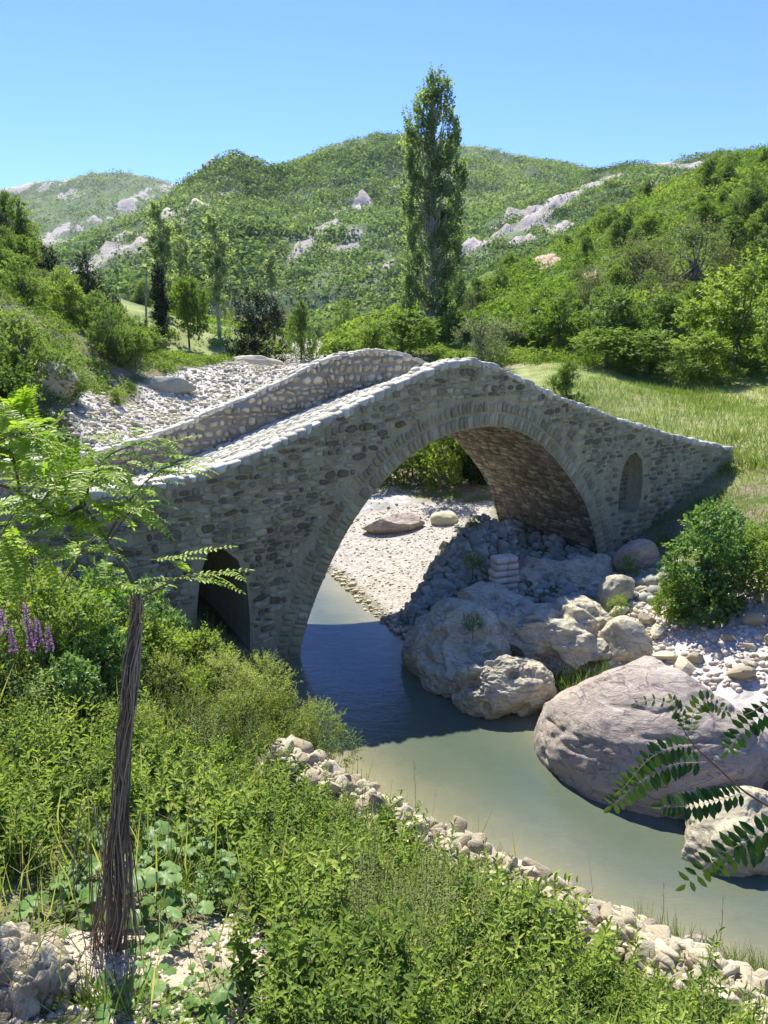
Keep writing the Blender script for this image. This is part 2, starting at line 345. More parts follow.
def water_mat():
    m, t, b = newmat('river_water'); co = geoco(t)
    n = math_(t, 'ADD', math_(t, 'MULTIPLY', noise(t, .35, 5, .6, co, .6), .7), math_(t, 'MULTIPLY', noise(t, 2.5, 6, .7, co, .8), .3)); d = attr(t, 'depth')
    f = math_(t, 'ADD', d, math_(t, 'MULTIPLY', math_(t, 'SUBTRACT', n, .5), .9))
    c = ramp(t, f, [(0, (.25, .225, .13)), (.3, (.165, .165, .098)), (.6, (.105, .122, .080)), (1, (.075, .10, .068))])
    t.links.new(c, b.inputs['Base Color']); b.inputs['Roughness'].default_value = .04; b.inputs['IOR'].default_value = 1.33
    mp = t.nodes.new('ShaderNodeMapping'); mp.inputs['Scale'].default_value = (1, 2.2, 1); mp.inputs['Rotation'].default_value = (0, 0, .5); t.links.new(co, mp.inputs[0])
    bump(t, b, math_(t, 'ADD', noise(t, 2.2, 5, .6, mp.outputs[0], .6), math_(t, 'MULTIPLY', noise(t, 11, 3, .5, mp.outputs[0], .3), .25)), .35, .03)
    return m
M['water'] = water_mat()

# ------------------------------------------------------------------ terrain
RIVER = [(-14, 33), (-8, 30.5), (-4, 27), (-1.69, 23.45), (-.6, 20.7), (.47, 18.3), (1.5, 16.8), (3.6, 15.2), (4.3, 13.4), (5.2, 12.3), (7, 11), (10, 10.2), (20, 9), (45, 7),
         (45, 3), (20, 4), (10, 5.2), (7, 6.4), (5.3, 7.35), (4.3, 7.95), (3.3, 8.5), (2.4, 9.1), (1.5, 9.75), (.5, 10.5), (-.3, 11.3), (-1.2, 12.8), (-1.9, 14.5), (-2.3, 16.3), (-3.2, 19), (-5, 22.5), (-8, 26), (-14, 30)]
CT = []
for (u, v, Y) in [(0, 1020, 4.2), (115, 958, 4.9), (300, 1015, 4.75), (500, 1015, 5.2), (640, 1015, 5.7), (60, 900, 5.3), (200, 900, 5.6), (330, 900, 6.4), (450, 930, 6.6),
                  (20, 800, 6.8), (200, 830, 7.0), (20, 720, 9.0), (120, 700, 9.8), (0, 590, 12.6), (110, 600, 13), (200, 740, 9.6), (260, 745, 11.2), (290, 725, 12.6), (232, 650, 15.0), (150, 640, 13.8),
                  (330, 795, 9.9), (450, 862, 8.8), (600, 945, 7.4), (700, 1000, 6.6),
                  (345, 530, 27), (430, 525, 26.8), (390, 560, 23.5), (440, 590, 20.4), (500, 560, 21.2), (480, 480, 33), (420, 470, 34),
                  (650, 600, 18), (620, 590, 19.5), (700, 640, 15.6), (768, 600, 15.8), (768, 660, 13.8), (680, 560, 21), (768, 530, 19.3), (730, 500, 24), (750, 475, 27),
                  (768, 440, 29), (700, 405, 37), (600, 385, 38), (560, 380, 36), (768, 385, 44), (640, 360, 48), (530, 370, 42),
                  (100, 440, 38), (60, 455, 34), (200, 403, 56), (280, 370, 78), (330, 341, 165), (350, 352, 125), (150, 372, 60), (240, 360, 76), (190, 331, 104), (120, 333, 92), (250, 330, 120),
                  (100, 395, 50), (60, 385, 43), (20, 425, 32), (40, 330, 52), (0, 300, 52), (0, 250, 78), (0, 390, 36), (110, 341, 76), (-80, 300, 45), (-80, 420, 27), (430, 345, 75), (400, 352, 60), (480, 355, 60),
                  (640, 330, 62), (768, 345, 58), (860, 350, 50)]:
    CT.append(at(u, v, Y))
CT += [np.array(p, float) for p in [(0, 0, 6.3), (-1.5, 2.3, 4.9), (1.5, 2.3, 4.4), (3.5, 3.2, 2.6), (5, 2, 3.4), (-4, 2.5, 5.2), (-10, 0, 6.6), (-10, 7, 5.0), (10, 0, 4), (12, 4, 1.2), (-25, 0, 9), (25, -6, 6), (0, -15, 9), (-7.5, 13.2, 4.0), (-9, 11, 4.6), (-14, 14, 4.8), (-9, 19, 3.6),
       (-6.5, 20, 2.3), (-3.0, 16.6, .5), (-4, 15.4, 1.2), (-5.3, 20.5, 1.2), (-6, 26.2, .5), (0.5, 31, 1.0), (-4, 32, .9), (-9, 35, 1.2), (13.6, 27.0, 3.1), (11.5, 26, 2.3), (9.0, 24.2, 1.0), (7.3, 22.6, .5), (10.5, 30.5, 3.3), (6, 29, 1.3), (5, 25, .8), (9, 33, 3.6), (6, 36, 3.2),
       (14, 13, 2.4), (20, 14, 3.4), (18, 22, 3.6), (30, 22, 5), (30, 40, 6.5), (9, 12.5, 1.4), (-20, 26, 6.5), (-34, 40, 13), (-50, 70, 22), (45, 60, 10), (10, 80, 6.5), (-5, 90, 4.6), (-30, 100, 9), (30, 100, 10), (0, 160, 6), (-30, 170, 9), (40, 160, 12), (-60, 120, 16), (12, 8.3, .1), (30, 4, .1)]]
CT = np.array(CT)
def tps_fit(P, lam=.02):
    X = P[:, :2] / 20.; n = len(P); d2 = ((X[:, None] - X[None]) ** 2).sum(-1); K = np.where(d2 > 0, .5 * d2 * np.log(d2 + 1e-12), 0)
    A = np.zeros((n + 3, n + 3)); A[:n, :n] = K + lam * np.eye(n); A[:n, n] = 1; A[:n, n + 1:] = X; A[n, :n] = 1; A[n + 1:, :n] = X.T
    return X, np.linalg.solve(A, np.concatenate([P[:, 2], [0, 0, 0]]))
TX, TW = tps_fit(CT)
BED = [(-1.5, 25.5, 4.0), (-5, 32, 6), (-8, 38, 8), (-10.5, 46, 7.5), (-10.5, 60, 6.5), (-9, 78, 5), (-8, 110, 4.5), (-11, 150, 5), (-16, 200, 6)]
BAR = [(-1.9, 23.4), (-.5, 19.5), (.8, 18.2), (1.8, 19.5), (2.4, 22), (3.4, 26), (4.5, 29.5), (1, 30.5), (-3, 30), (-6, 30)]
def ground_z(x, y):
    x = np.atleast_1d(np.asarray(x, float)); y = np.atleast_1d(np.asarray(y, float)); z = np.empty(x.shape)
    for k in range(0, len(x), 20000):
        a = np.stack([x[k:k + 20000], y[k:k + 20000]], 1) / 20.; d2 = ((a[:, None] - TX[None]) ** 2).sum(-1)
        U = .5 * d2 * np.log(d2 + 1e-12); n = len(TX)
        z[k:k + 20000] = U @ TW[:n] + TW[n] + a @ TW[n + 1:]
    r = np.hypot(x, y - 40)
    z = np.clip(z, -.2, 40); far = sstep(110, 200, r); z = z * (1 - far) + far * (6 + .02 * r)
    z = z + fbm2(x, y, .35, 4) * .12 * sstep(0, 3, r) + fbm2(x, y, .06, 3, 5.) * sstep(30, 90, r) * .9
    bd = linedist(BED, x, y)
    z = z + sstep(1, -1.5, bd) * fbm2(x, y, 1.1, 4, 2.) * .18
    sd = polysd(RIVER, x, y)
    z = np.maximum(z, .05 + np.clip(-sd, 0, 3) * .16)
    inb = sstep(-.5, .5, polysd(BAR, x, y)); z = np.minimum(z, .06 + np.clip(-sd, 0, 99) * (.55 - .43 * inb))
    m = sstep(-.15, .9, sd); z = z * (1 - m) + (-.7) * m
    z = np.where(sd > .0, np.minimum(z, .05 - sd * .5), z)
    z = np.where(sd > 1.4, -.65, z)
    return z
def build_ground():
    az = np.concatenate([np.linspace(-180, -42, 36, endpoint=False), np.linspace(-42, 42, 520), np.linspace(42, 180, 37)[1:-1]]) * np.pi / 180
    rr = np.concatenate([np.linspace(.3, 3, 14, endpoint=False), 3 * np.exp(np.linspace(0, math.log(200 / 3), 560)), np.geomspace(210, 6000, 40)])
    A, Q = np.meshgrid(az, rr); x = (Q * np.sin(A)).ravel(); y = (Q * np.cos(A)).ravel()
    z = ground_z(x, y); nr, na = len(rr), len(az)
    i = np.arange(nr - 1)[:, None] * na; j = np.arange(na)[None]; a = i + j; b = i + (j + 1) % na
    Fq = np.stack([a, b, b + na, a + na], -1).reshape(-1, 4)
    sd = polysd(RIVER, x, y); bd = linedist(BED, x, y) + fbm2(x, y, .25, 3, 9.) * 1.6
    stony = sstep(.6, -.6, bd) * (sd < 0)
    bar = sstep(-.3, .3, polysd(BAR, x, y) + fbm2(x, y, .5, 3) * .4)
    rub = sstep(-.4, .4, polysd([(4.5, 17), (5.5, 14), (8, 12.0), (13, 10.5), (16, 13), (12, 16.2), (8.5, 17.6), (6.6, 19.4)], x, y) + fbm2(x, y, .6, 3, 3.) * .8)
    mead = np.maximum(sstep(-1.5, 1.5, polysd([(6, 30), (10, 27.5), (14.5, 25.5), (12.6, 20.5), (12.4, 18), (20, 16), (50, 20), (60, 60), (20, 60), (8, 50)], x, y) + fbm2(x, y, .12, 3) * 2),
                      sstep(-2, 2, polysd([(-45, 88), (-20, 88), (-20, 118), (-45, 125)], x, y)))
    bare = sstep(.25, .6, 1 - np.hypot((x + 1.15) / 1.1, (y - 5.25) / .75) + fbm2(x, y, 1.2, 3, 1.) * .25)
    bare = np.maximum(bare, sstep(.1, .5, 1 - np.hypot((x + 2.1) / 1.0, (y - 4.7) / .7)))
    wet = sstep(-.55, -.1, sd)
    me = mesh('ground', np.stack([x, y, z], 1), [Fq], M['ground'], smooth=True,
              attrs=dict(stony=np.maximum(stony, rub), gravel=bar * (1 - wet * .2), meadow=mead, bare=bare, wet=wet))
    tag(link('ground', me), kind='structure')
build_ground()
def build_water():
    xs = np.arange(-16, 46.01, .3); ys = np.arange(2, 35, .3); X, Y = np.meshgrid(xs, ys); x, y = X.ravel(), Y.ravel()
    sd = polysd(RIVER, x, y); keep = sd > -.9
    n = len(xs); i = np.arange(len(ys) - 1)[:, None] * n + np.arange(n - 1)[None]
    Fq = np.stack([i, i + 1, i + n + 1, i + n], -1).reshape(-1, 4); Fq = Fq[keep[Fq].all(1)]
    us, inv = np.unique(Fq, return_inverse=True); Fq = inv.reshape(-1, 4)
    me = mesh('river_water', np.stack([x, y, np.zeros_like(x)], 1)[us], [Fq], M['water'], smooth=True, attrs=dict(depth=np.clip(sd[us] / 2.4, 0, 1)))
    tag(link('river_water', me), kind='structure')
build_water()

# ------------------------------------------------------------------ hills
def interp_line(L, s):
    L = np.array([at(*p) for p in L]); t = np.linspace(0, 1, len(L))
    return np.stack([np.interp(s, t, L[:, k]) for k in range(3)], -1)
ROCKS = {}
def hill(name, crest, foot, na, nd, amp, ns, rockfn, mat, power=1.0, back=.5):
    s = np.linspace(0, 1, na); d = np.linspace(0, 1 + back, nd)
    C = interp_line(crest, s); Fo = interp_line(foot, s); S, Dd = np.meshgrid(s, d)
    c = interp_line(crest, S.ravel()); f = interp_line(foot, S.ravel()); dd = Dd.ravel()
    h = np.where(dd <= 1, np.clip(dd, 0, 1) ** power, 1 - (dd - 1) / back * 1.6)
    p = f + (c - f) * dd[:, None]; p[:, 2] = f[:, 2] + (c[:, 2] - f[:, 2]) * h
    env = np.clip(np.minimum(dd, 1) * 4, 0, 1) * np.where(dd > 1, .1, np.clip(.12 + (1 - dd) * 5, 0, 1))
    nz = fbm2(p[:, 0], p[:, 1], ns, 6, 3.7); rid = 1 - np.abs(fbm2(p[:, 0], p[:, 1], ns * .7, 4, 9.1)) * 2
    p[:, 2] += (nz * .6 + rid * .4 - .2) * amp * env - (dd < .02) * amp * .3
    i = np.arange(nd - 1)[:, None] * na + np.arange(na - 1)[None]
    Fq = np.stack([i, i + 1, i + na + 1, i + na], -1).reshape(-1, 4)
    rock = rockfn(p); p[:, 2] += rock * env * amp * .35 * fbm2(p[:, 0], p[:, 1], ns * 9, 4, 2.2)
    me = mesh(name, p, [Fq], M[mat], smooth=True, attrs=dict(rock=rock)); tag(link(name, me), kind='structure')
    return p.reshape(nd, na, 3), rock.reshape(nd, na)
def uv_of(p):
    x, y, z = p[:, 0], p[:, 1], p[:, 2] - H; d = y * CP - z * SP; up = y * SP + z * CP
    return 384 + F * x / d, 512 - F * up / d
def patches(lst, base=0., streak=.0, solid=False):
    # bare outcrops: each an ellipse (u,v,ru,rv,angle) turned into a place on the slope
    def fn(p):
        u, v = uv_of(p); r = np.full(u.shape, base) + streak * fbm2(p[:, 0], p[:, 1], .012, 4, 4.4)
        wob = fbm2(p[:, 0], p[:, 1], .03, 4, 1.3); fine = fbm2(p[:, 0], p[:, 1], .07, 5, 8.3)
        for (cu, cv, ru, rv, an) in lst:
            a = math.radians(an); du, dv = u - cu, v - cv
            a1 = du * math.cos(a) + dv * math.sin(a); a2 = -du * math.sin(a) + dv * math.cos(a)
            q = np.hypot(a1 / ru, a2 / rv) + wob * .45
            r = np.maximum(r, sstep(1.3, .9, q) if solid else sstep(1.9, .6, q) * (.62 + 1.5 * fine))
        return np.clip(r, 0, 1)
    return fn
far_crest = [(-160, 200, 1500), (-60, 192, 1450), (0, 187, 1400), (35, 180, 1400), (65, 178, 1380), (90, 171, 1350), (130, 172, 1350), (160, 178, 1350), (200, 190, 1300), (300, 215, 1250)]
hfar = hill('hill_far', far_crest, [(-160, 290, 800), (0, 290, 800), (150, 290, 800), (300, 290, 800)], 120, 60, 22, .004,
            patches([(20, 187, 45, 5, -8), (150, 193, 30, 4, -22), (120, 213, 40, 4, -20), (70, 195, 12, 5, 0), (60, 235, 40, 6, -20)], 0, .3), 'hill')
main_crest = [(-120, 309, 620), (-20, 284, 640), (50, 267, 660), (110, 247, 680), (160, 221, 690), (190, 191, 700), (210, 171, 700), (238, 163, 700), (252, 171, 700), (275, 170, 700), (300, 166, 700), (330, 156, 700),
              (370, 149, 700), (410, 147, 700), (470, 154, 700), (520, 159, 690), (560, 161, 690), (600, 169, 680), (650, 177, 680), (740, 199, 660), (850, 229, 640)]
hmain = hill('hill_main', main_crest, [(-120, 318, 190), (150, 318, 200), (300, 316, 210), (450, 314, 210), (850, 310, 210)], 260, 120, 20, .008,
             patches([(205, 168, 16, 4, -45), (128, 246, 80, 7, -26), (230, 152, 12, 3, 0), (175, 222, 22, 6, -55), (365, 202, 28, 5, -35), (330, 222, 28, 4, -25), (385, 190, 22, 3, -15), (300, 250, 22, 5, -40), (355, 235, 8, 5, 0), (345, 250, 16, 3, -10), (392, 262, 20, 4, -50), (372, 300, 16, 7, -35), (290, 235, 14, 4, -60)], 0, .25), 'hill', .85)
mid_crest = [(250, 330, 240), (330, 312, 260), (380, 296, 280), (430, 262, 300), (460, 244, 320), (490, 225, 330), (530, 200, 350), (560, 184, 360), (590, 172, 370), (620, 165, 380), (650, 163, 380), (690, 160, 390), (720, 150, 390), (768, 149, 390), (860, 140, 390)]
hmid = hill('hill_mid', mid_crest, [(250, 336, 160), (400, 326, 160), (500, 320, 160), (650, 305, 170), (860, 290, 180)], 200, 90, 9, .016,
            patches([(512, 238, 18, 11, 0), (480, 243, 24, 6, -35), (455, 258, 18, 5, -20), (575, 205, 20, 10, -15), (545, 222, 22, 9, -20), (590, 192, 34, 5, -10), (640, 182, 34, 5, 5), (530, 213, 24, 5, -10), (560, 200, 10, 7, 0), (680, 165, 24, 3, 0), (500, 228, 12, 4, 0)], 0, .45), 'hill', .9)
near_crest = [(330, 345, 95), (400, 322, 115), (440, 304, 125), (480, 283, 135), (520, 262, 145), (560, 242, 155), (600, 222, 160), (640, 202, 165), (680, 180, 168), (720, 162, 170), (745, 154, 170), (768, 151, 170), (830, 138, 170), (950, 130, 165)]
hnear = hill('hill_near', near_crest, [(330, 350, 72), (430, 342, 70), (520, 350, 62), (640, 345, 62), (768, 352, 56), (950, 355, 50)], 180, 90, 3.2, .04,
             patches([(548, 262, 17, 8, 0), (502, 264, 10, 5, -20), (590, 276, 7, 8, 0)], -.3, 0, True), 'hillb', .8)
left_crest = [(-260, 150, 95), (-120, 165, 95), (-40, 185, 95), (0, 205, 96), (25, 240, 98), (50, 268, 100), (75, 290, 104), (100, 305, 106), (130, 318, 108), (170, 326, 110)]
hleft = hill('hill_left', left_crest, [(-260, 330, 34), (-120, 325, 44), (-30, 318, 56), (0, 312, 60), (60, 325, 72), (100, 332, 84), (170, 333, 95)], 110, 60, 2.0, .06,
             patches([(60, 255, 14, 5, 0), (20, 250, 10, 5, 10), (70, 300, 22, 4, 25)], -.3, 0), 'hillb', .9)

rg = np.random.default_rng(7)
def bush_cloud(P, S, rg, nq, tint, squash=.75, q=.34):
    """merged bushes: nq leaf-clump faces per bush"""
    n = len(P); c = np.repeat(P, nq, 0); s = np.repeat(S, nq); d = rdir(rg, n * nq); d[:, 2] = abs(d[:, 2]) * 1.1 - .15
    r = rg.uniform(.55, 1.0, n * nq) ** .6; pos = c + d * (s * r)[:, None] * [1, 1, squash]
    up = norm(d + rdir(rg, n * nq) * .7 + [0, 0, .4]); dr = norm(np.cross(up, rdir(rg, n * nq)))
    L = s * q * rg.uniform(.7, 1.5, n * nq)
    V, Fq, k = leaf_geo(pos - dr * L[:, None] * .5, dr, up, L, L * .8, .1, False, .1)
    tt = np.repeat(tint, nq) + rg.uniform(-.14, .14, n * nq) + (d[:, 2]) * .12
    return V, Fq, tt
def wood(name, H_, count, s0, s1, nq, mat, tfn, rockmax=.45, dmax=1.0, bias=1.0, nsc=.02, gap=-1.1, qs=.2):
    p, rock = H_; nd, na = rock.shape; jmax = int((nd - 1) * dmax)
    j = rg.uniform(0, 1, count * 2) ** bias * (jmax - 1); i = rg.uniform(0, na - 1.01, count * 2)
    j0, i0 = j.astype(int), i.astype(int); fj, fi = (j - j0)[:, None], (i - i0)[:, None]
    P = (p[j0, i0] * (1 - fj) * (1 - fi) + p[j0 + 1, i0] * fj * (1 - fi) + p[j0, i0 + 1] * (1 - fj) * fi + p[j0 + 1, i0 + 1] * fj * fi)
    rk = rock[j0, i0]; nz = fbm2(P[:, 0], P[:, 1], nsc, 4, 6.6)
    keep = (rk < rockmax + rg.uniform(-.2, .2, len(P))) & (nz > gap + rg.uniform(0, .3, len(P))); P, nz = P[keep][:count], nz[keep][:count]
    u, v = uv_of(P); k2 = (u > -90) & (u < 860); P, nz = P[k2], nz[k2]
    S = s0 * .75 * (s1 * 1.25 / (s0 * .75)) ** (rg.random(len(P)) ** 1.6) * (1 + .4 * (nz > .3)); tint = tfn(P, nz) + rg.normal(0, .17, len(P))
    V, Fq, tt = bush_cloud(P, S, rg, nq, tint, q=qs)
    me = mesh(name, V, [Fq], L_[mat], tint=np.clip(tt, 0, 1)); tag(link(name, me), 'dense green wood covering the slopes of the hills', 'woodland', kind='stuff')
wood('woodland', hfar, 4500, 5, 9, 22, 'hill', lambda P, n: .45 + .25 * n)
wood('woodland', hmain, 19000, 2.6, 5.4, 34, 'hill', lambda P, n: .5 - .3 * n, .4, .72, .8, .012)
wood('woodland', hmid, 9500, 1.6, 3.2, 34, 'hill', lambda P, n: .42 + .25 * n, .55, .72, 1, .03, -1.)
wood('woodland', hnear, 7000, .7, 1.6, 60, 'hillb', lambda P, n: .5 + .3 * n, .4, .72, 1.0, .06, -.8, .17)
wood('woodland', hleft, 3600, .7, 1.5, 60, 'hillb', lambda P, n: .42 + .3 * n, .4, .72, 1.0, .06, -.6, .17)

def scrub(n, xr, yr, s0, s1, cond, seed, tint, mat='hillb', nq=70):
    r2 = np.random.default_rng(seed); x = r2.uniform(*xr, n * 3); y = yr[0] * (yr[1] / yr[0]) ** r2.random(n * 3); m = (linedist(BED, x, y) > .3) & cond(x, y) & (fbm2(x, y, .12, 3, 2.) > -.45); x, y = x[m][:n], y[m][:n]
    P = np.stack([x, y, ground_z(x, y)], 1); S = r2.uniform(s0, s1, len(P)); tn = tint + .3 * fbm2(x, y, .15, 3, 8.) + r2.uniform(-.2, .2, len(P)); V, Fq, tt = bush_cloud(P, S, r2, nq, tn, .8, .17)
    tag(link('scrub', mesh('scrub', V, [Fq], L_[mat], tint=np.clip(tt, 0, 1))), 'low green scrub and brambles covering the valley sides', 'scrub', kind='stuff')
scrub(2600, (-60, -8), (26, 100), .35, 1.0, lambda x, y: (x < -14 - (y - 26) * .02) & (x > -y * .62) & ~((x > -45) & (x < -20) & (y > 88)), 31, .55)
scrub(2200, (4, 55), (44, 98), .4, 1.1, lambda x, y: (x < y * .62) & (y > 46 - .0 * x), 32, .55)
scrub(900, (-5, 16), (38, 80), .3, .8, lambda x, y: (x > 0) & (y > 50 - x * .6) | ((x > -3) & (x < 6) & (y > 38) & (y < 60)), 33, .5)
scrub(900, (-40, 40), (100, 190), .8, 1.8, lambda x, y: (x > -y * .3) & (x < y * .15), 34, .5)

# ------------------------------------------------------------------ stone bridge (local axes: x along the bridge, y across it, z up)
NT = np.array([(-15, 4.6), (-9.5, 4.74), (-8.4, 4.78), (-7.65, 4.9), (-7, 5.05), (-6.3, 5.27), (-5.2, 5.66), (-4.46, 5.92), (-3.2, 6.38), (-1.8, 6.87), (-1.26, 7.03), (-.6, 7.12), (0, 7.06), (.7, 6.86), (1.5, 6.59), (3.15, 5.95), (5.94, 5.11), (9.76, 4.15), (12.55, 3.59)])
FT = np.array([(-15, 4.7), (-9, 4.87), (-7.6, 5.17), (-6.58, 5.47), (-5.76, 5.78), (-4.6, 6.12), (-3.8, 6.43), (-2.85, 6.84), (-1.9, 7.13), (-.5, 7.30), (.54, 7.15), (1.34, 6.9), (3, 6.1), (5.9, 5.0), (9.8, 4.0), (12.55, 3.45)])
FB = np.array([(-15, 3.95), (-9, 4.05), (-7, 4.42), (-5.94, 4.72), (-5.18, 4.95), (-4.3, 5.26), (-3.19, 5.56), (-1.91, 5.91), (-.53, 6.2), (.43, 6.2), (1.5, 5.9), (3, 5.35), (6, 4.5), (9.8, 3.5), (12.55, 2.95)])
ntop = lambda s: np.interp(s, NT[:, 0], NT[:, 1]); ftop = lambda s: np.interp(s, FT[:, 0], FT[:, 1]); fbase = lambda s: np.interp(s, FB[:, 0], FB[:, 1])
BW, S0, S1 = 4.72, -14.5, 12.5
ip = bez([(-5.72, -2.0), (-5.70, -.6), (-5.55, .4), (-5.05, 1.63), (-4.28, 2.92), (-3.38, 3.93), (-2.29, 4.72), (-1.04, 5.19), (.4, 5.31), (1.6, 5.06), (2.65, 4.48), (3.9, 3.36), (4.77, 2.2), (5.38, .6), (5.66, -.9), (5.72, -2.0)], 10)
il = np.concatenate([[0], np.cumsum(np.linalg.norm(np.diff(ip, axis=0), axis=1))]); ILEN = il[-1]
def arch_pt(t, off=0.):
    t = np.asarray(t, float); x = np.interp(t, il, ip[:, 0]); z = np.interp(t, il, ip[:, 1]); e = .05
    dx = np.interp(t + e, il, ip[:, 0]) - np.interp(t - e, il, ip[:, 0]); dz = np.interp(t + e, il, ip[:, 1]) - np.interp(t - e, il, ip[:, 1])
    L = np.hypot(dx, dz) + 1e-9
    return x - dz / L * off, z + dx / L * off           # off > 0: outwards from the opening
ext = np.array([arch_pt(t, .0) for t in np.linspace(0, ILEN, 200)])
RINGW = .74
extr = np.array([arch_pt(t, RINGW) for t in np.linspace(0, ILEN, 200)])
NICHE = [on_face(*q) for q in [(618, 514), (619, 490), (623, 468), (629, 456), (636, 452), (642, 460), (643, 478), (641, 498), (637, 512)]]
OPEN = [on_face(*q) for q in [(196, 690), (197, 610), (200, 575), (208, 553), (222, 548), (238, 560), (247, 585), (250, 620), (250, 690)]]
def in_poly(P, x, z): return polysd(P, np.atleast_1d(x), np.atleast_1d(z))
archpoly = [tuple(q) for q in ext]; extrpoly = [tuple(q) for q in extr]
bridge = empty('stone_arch_bridge', tuple(P0), AL)
tag(bridge, 'old humpbacked stone arch bridge over the green river pool', 'bridge')
face_map = lambda a, b, h: np.stack([a, -h, b], -1)
back_map = lambda a, b, h: np.stack([a, BW + h, b], -1)
def stones(acc, cells, fmap, relief=.03, rg=None, inset=.25, tmean=.5, tvar=.5, m=0, jit=.14, crown=.5, expo=3.2, tfn=None):
    """cells: (a,b,half_w,half_h,rot). irregular eight sided stones standing proud of their bed"""
    cells = np.asarray(cells, float); n = len(cells)
    if not n: return
    K = 10; th = np.linspace(0, 2 * np.pi, K, endpoint=False)[None] + rg.uniform(-.15, .15, (n, K)) + rg.uniform(0, .6, (n, 1))
    c, s = np.cos(th), np.sin(th); ex = rg.uniform(2.2, expo + 1.2, (n, 1)); r = (abs(c) ** ex + abs(s) ** ex) ** (-1 / ex) * (1 + rg.uniform(-jit, jit * .4, (n, K)))
    def ringpts(k):
        u = c * r * cells[:, 2:3] * k; v = s * r * cells[:, 3:4] * k; ro = cells[:, 4:5]
        return cells[:, 0:1] + u * np.cos(ro) - v * np.sin(ro), cells[:, 1:2] + u * np.sin(ro) + v * np.cos(ro)
    rel = relief * rg.uniform(.35, 1.5, (n, 1)) * np.ones((1, K)); tl = rg.normal(0, .12, (n, 2)) * relief * 3
    a0, b0 = ringpts(1.0); a1, b1 = ringpts(.93); a2, b2 = ringpts(1 - inset - .1)
    R0 = fmap(a0, b0, -.02 + 0 * a0); R1 = fmap(a1, b1, rel * .75 + (c * tl[:, :1] + s * tl[:, 1:]) * .6); R2 = fmap(a2, b2, rel * (1 + crown * .4) + (c * tl[:, :1] + s * tl[:, 1:]) * .4)
    V = np.concatenate([R0, R1, R2], 1)
    k = np.arange(K); k2 = (k + 1) % K; base = (np.arange(n) * 3 * K)[:, None, None]
    q = np.concatenate([np.stack([k, k2, k2 + K, k + K], 1), np.stack([k + K, k2 + K, k2 + 2 * K, k + 2 * K], 1)])[None] + base
    cap = (np.arange(2 * K, 3 * K))[None] + base[:, :, 0]
    t = tmean + rg.uniform(-tvar, tvar, n)
    if tfn is not None: t = t + tfn(cells[:, 0], cells[:, 1])
    acc.add(V.reshape(-1, 3), [q.reshape(-1, 4), cap], .5, m)
    kk = 4; acc.T[4][-1] = np.repeat(t, 2 * K); acc.T[K][-1] = t
def rows(rg, a0, a1, b0, b1, h, wd, test, gapf=.90, slope=None, hv=.35, wv=.5):
    out = []; b = b0
    while b < b1:
        hh = h * rg.uniform(1 - hv, 1 + hv); a = a0 + rg.uniform(-wd, 0)
        while a < a1:
            ww = wd * rg.uniform(1 - wv, 1 + wv * 1.3); ca = a + ww / 2; cb = b + hh / 2 + rg.uniform(-.1, .1) * hh
            k = rg.uniform(.78, 1.0)
            out.append((ca, cb + (slope(ca) if slope else 0), ww / 2 * gapf, hh / 2 * gapf * k, rg.uniform(-.10, .10))); a += ww
        b += hh
    out = np.array(out); return out[test(out[:, 0], out[:, 1], out[:, 2], out[:, 3])]
rb = np.random.default_rng(21)
# body: both faces, back walls, underside of the ramps
def body():
    ac = Acc(); ss = np.unique(np.round(np.concatenate([np.arange(S0, S1 + .01, .1), [S0, S1], [q[0] for q in NICHE], [q[0] for q in OPEN]]), 4))
    def arch_h(s):
        if abs(s) > 5.75: return None
        e = extr if False else ext; m = e[:, 1] > -1.9
        up = e[:100] if s < .4 else e[100:]
        o = np.argsort(up[:, 0]); return float(np.interp(s, up[o, 0], up[o, 1]))
    def span(P, s):
        P = np.array(P); zs = []
        for (ax, az), (bx, bz) in zip(P, np.roll(P, -1, 0)):
            if (ax - s) * (bx - s) <= 0 and abs(ax - bx) > 1e-6: zs.append(az + (bz - az) * (s - ax) / (bx - ax))
        return (min(zs), max(zs)) if len(zs) >= 2 and max(zs) - min(zs) > .01 else None
    for side in (0, 1):
        y = 0. if side == 0 else BW; top = ntop if side == 0 else ftop
        for sa, sb in zip(ss[:-1], ss[1:]):
            if sb - sa < 1e-4: continue
            eps = 1e-3; A = arch_h(sa + eps); B = arch_h(sb - eps)
            lo = [-2. if A is None else max(A, -2.), -2. if B is None else max(B, -2.)]; hi = [top(sa) - .03, top(sb) - .03]
            segs = [(lo, hi)]
            if side == 0:
                for P in (NICHE, OPEN):
                    a, b = span(P, sa + eps), span(P, sb - eps)
                    if a and b:
                        l0, h0 = segs.pop(); segs += [(l0, [a[0], b[0]]), ([a[1], b[1]], h0)]
            for l, h in segs:
                if h[0] - l[0] < .005 and h[1] - l[1] < .005: continue
                # split in height so that the bump and tint vary
                V = [(sa, y, l[0]), (sb, y, l[1]), (sb, y, h[1]), (sa, y, h[0])]
                ac.add(V, [[(0, 1, 2, 3)] if side == 0 else [(0, 3, 2, 1)]], .5)
    for s in (S0, S1): ac.add([(s, 0, -2), (s, BW, -2), (s, BW, ftop(s) - .03), (s, 0, ntop(s) - .03)], [[(0, 1, 2, 3)]], .5)
    # niche and flood opening walls
    for P, dpt in ((NICHE, .55), (OPEN, 3.6)):
        n = len(P); V = [(a, 0, b) for a, b in P] + [(a, dpt, b) for a, b in P]
        ac.add(V, [[(k, (k + 1) % n, n + (k + 1) % n, n + k) for k in range(n)], [list(range(n, 2 * n))]], .45)
    return ac.build('masonry_core', M['mortar'])
link('masonry_core', body(), bridge)
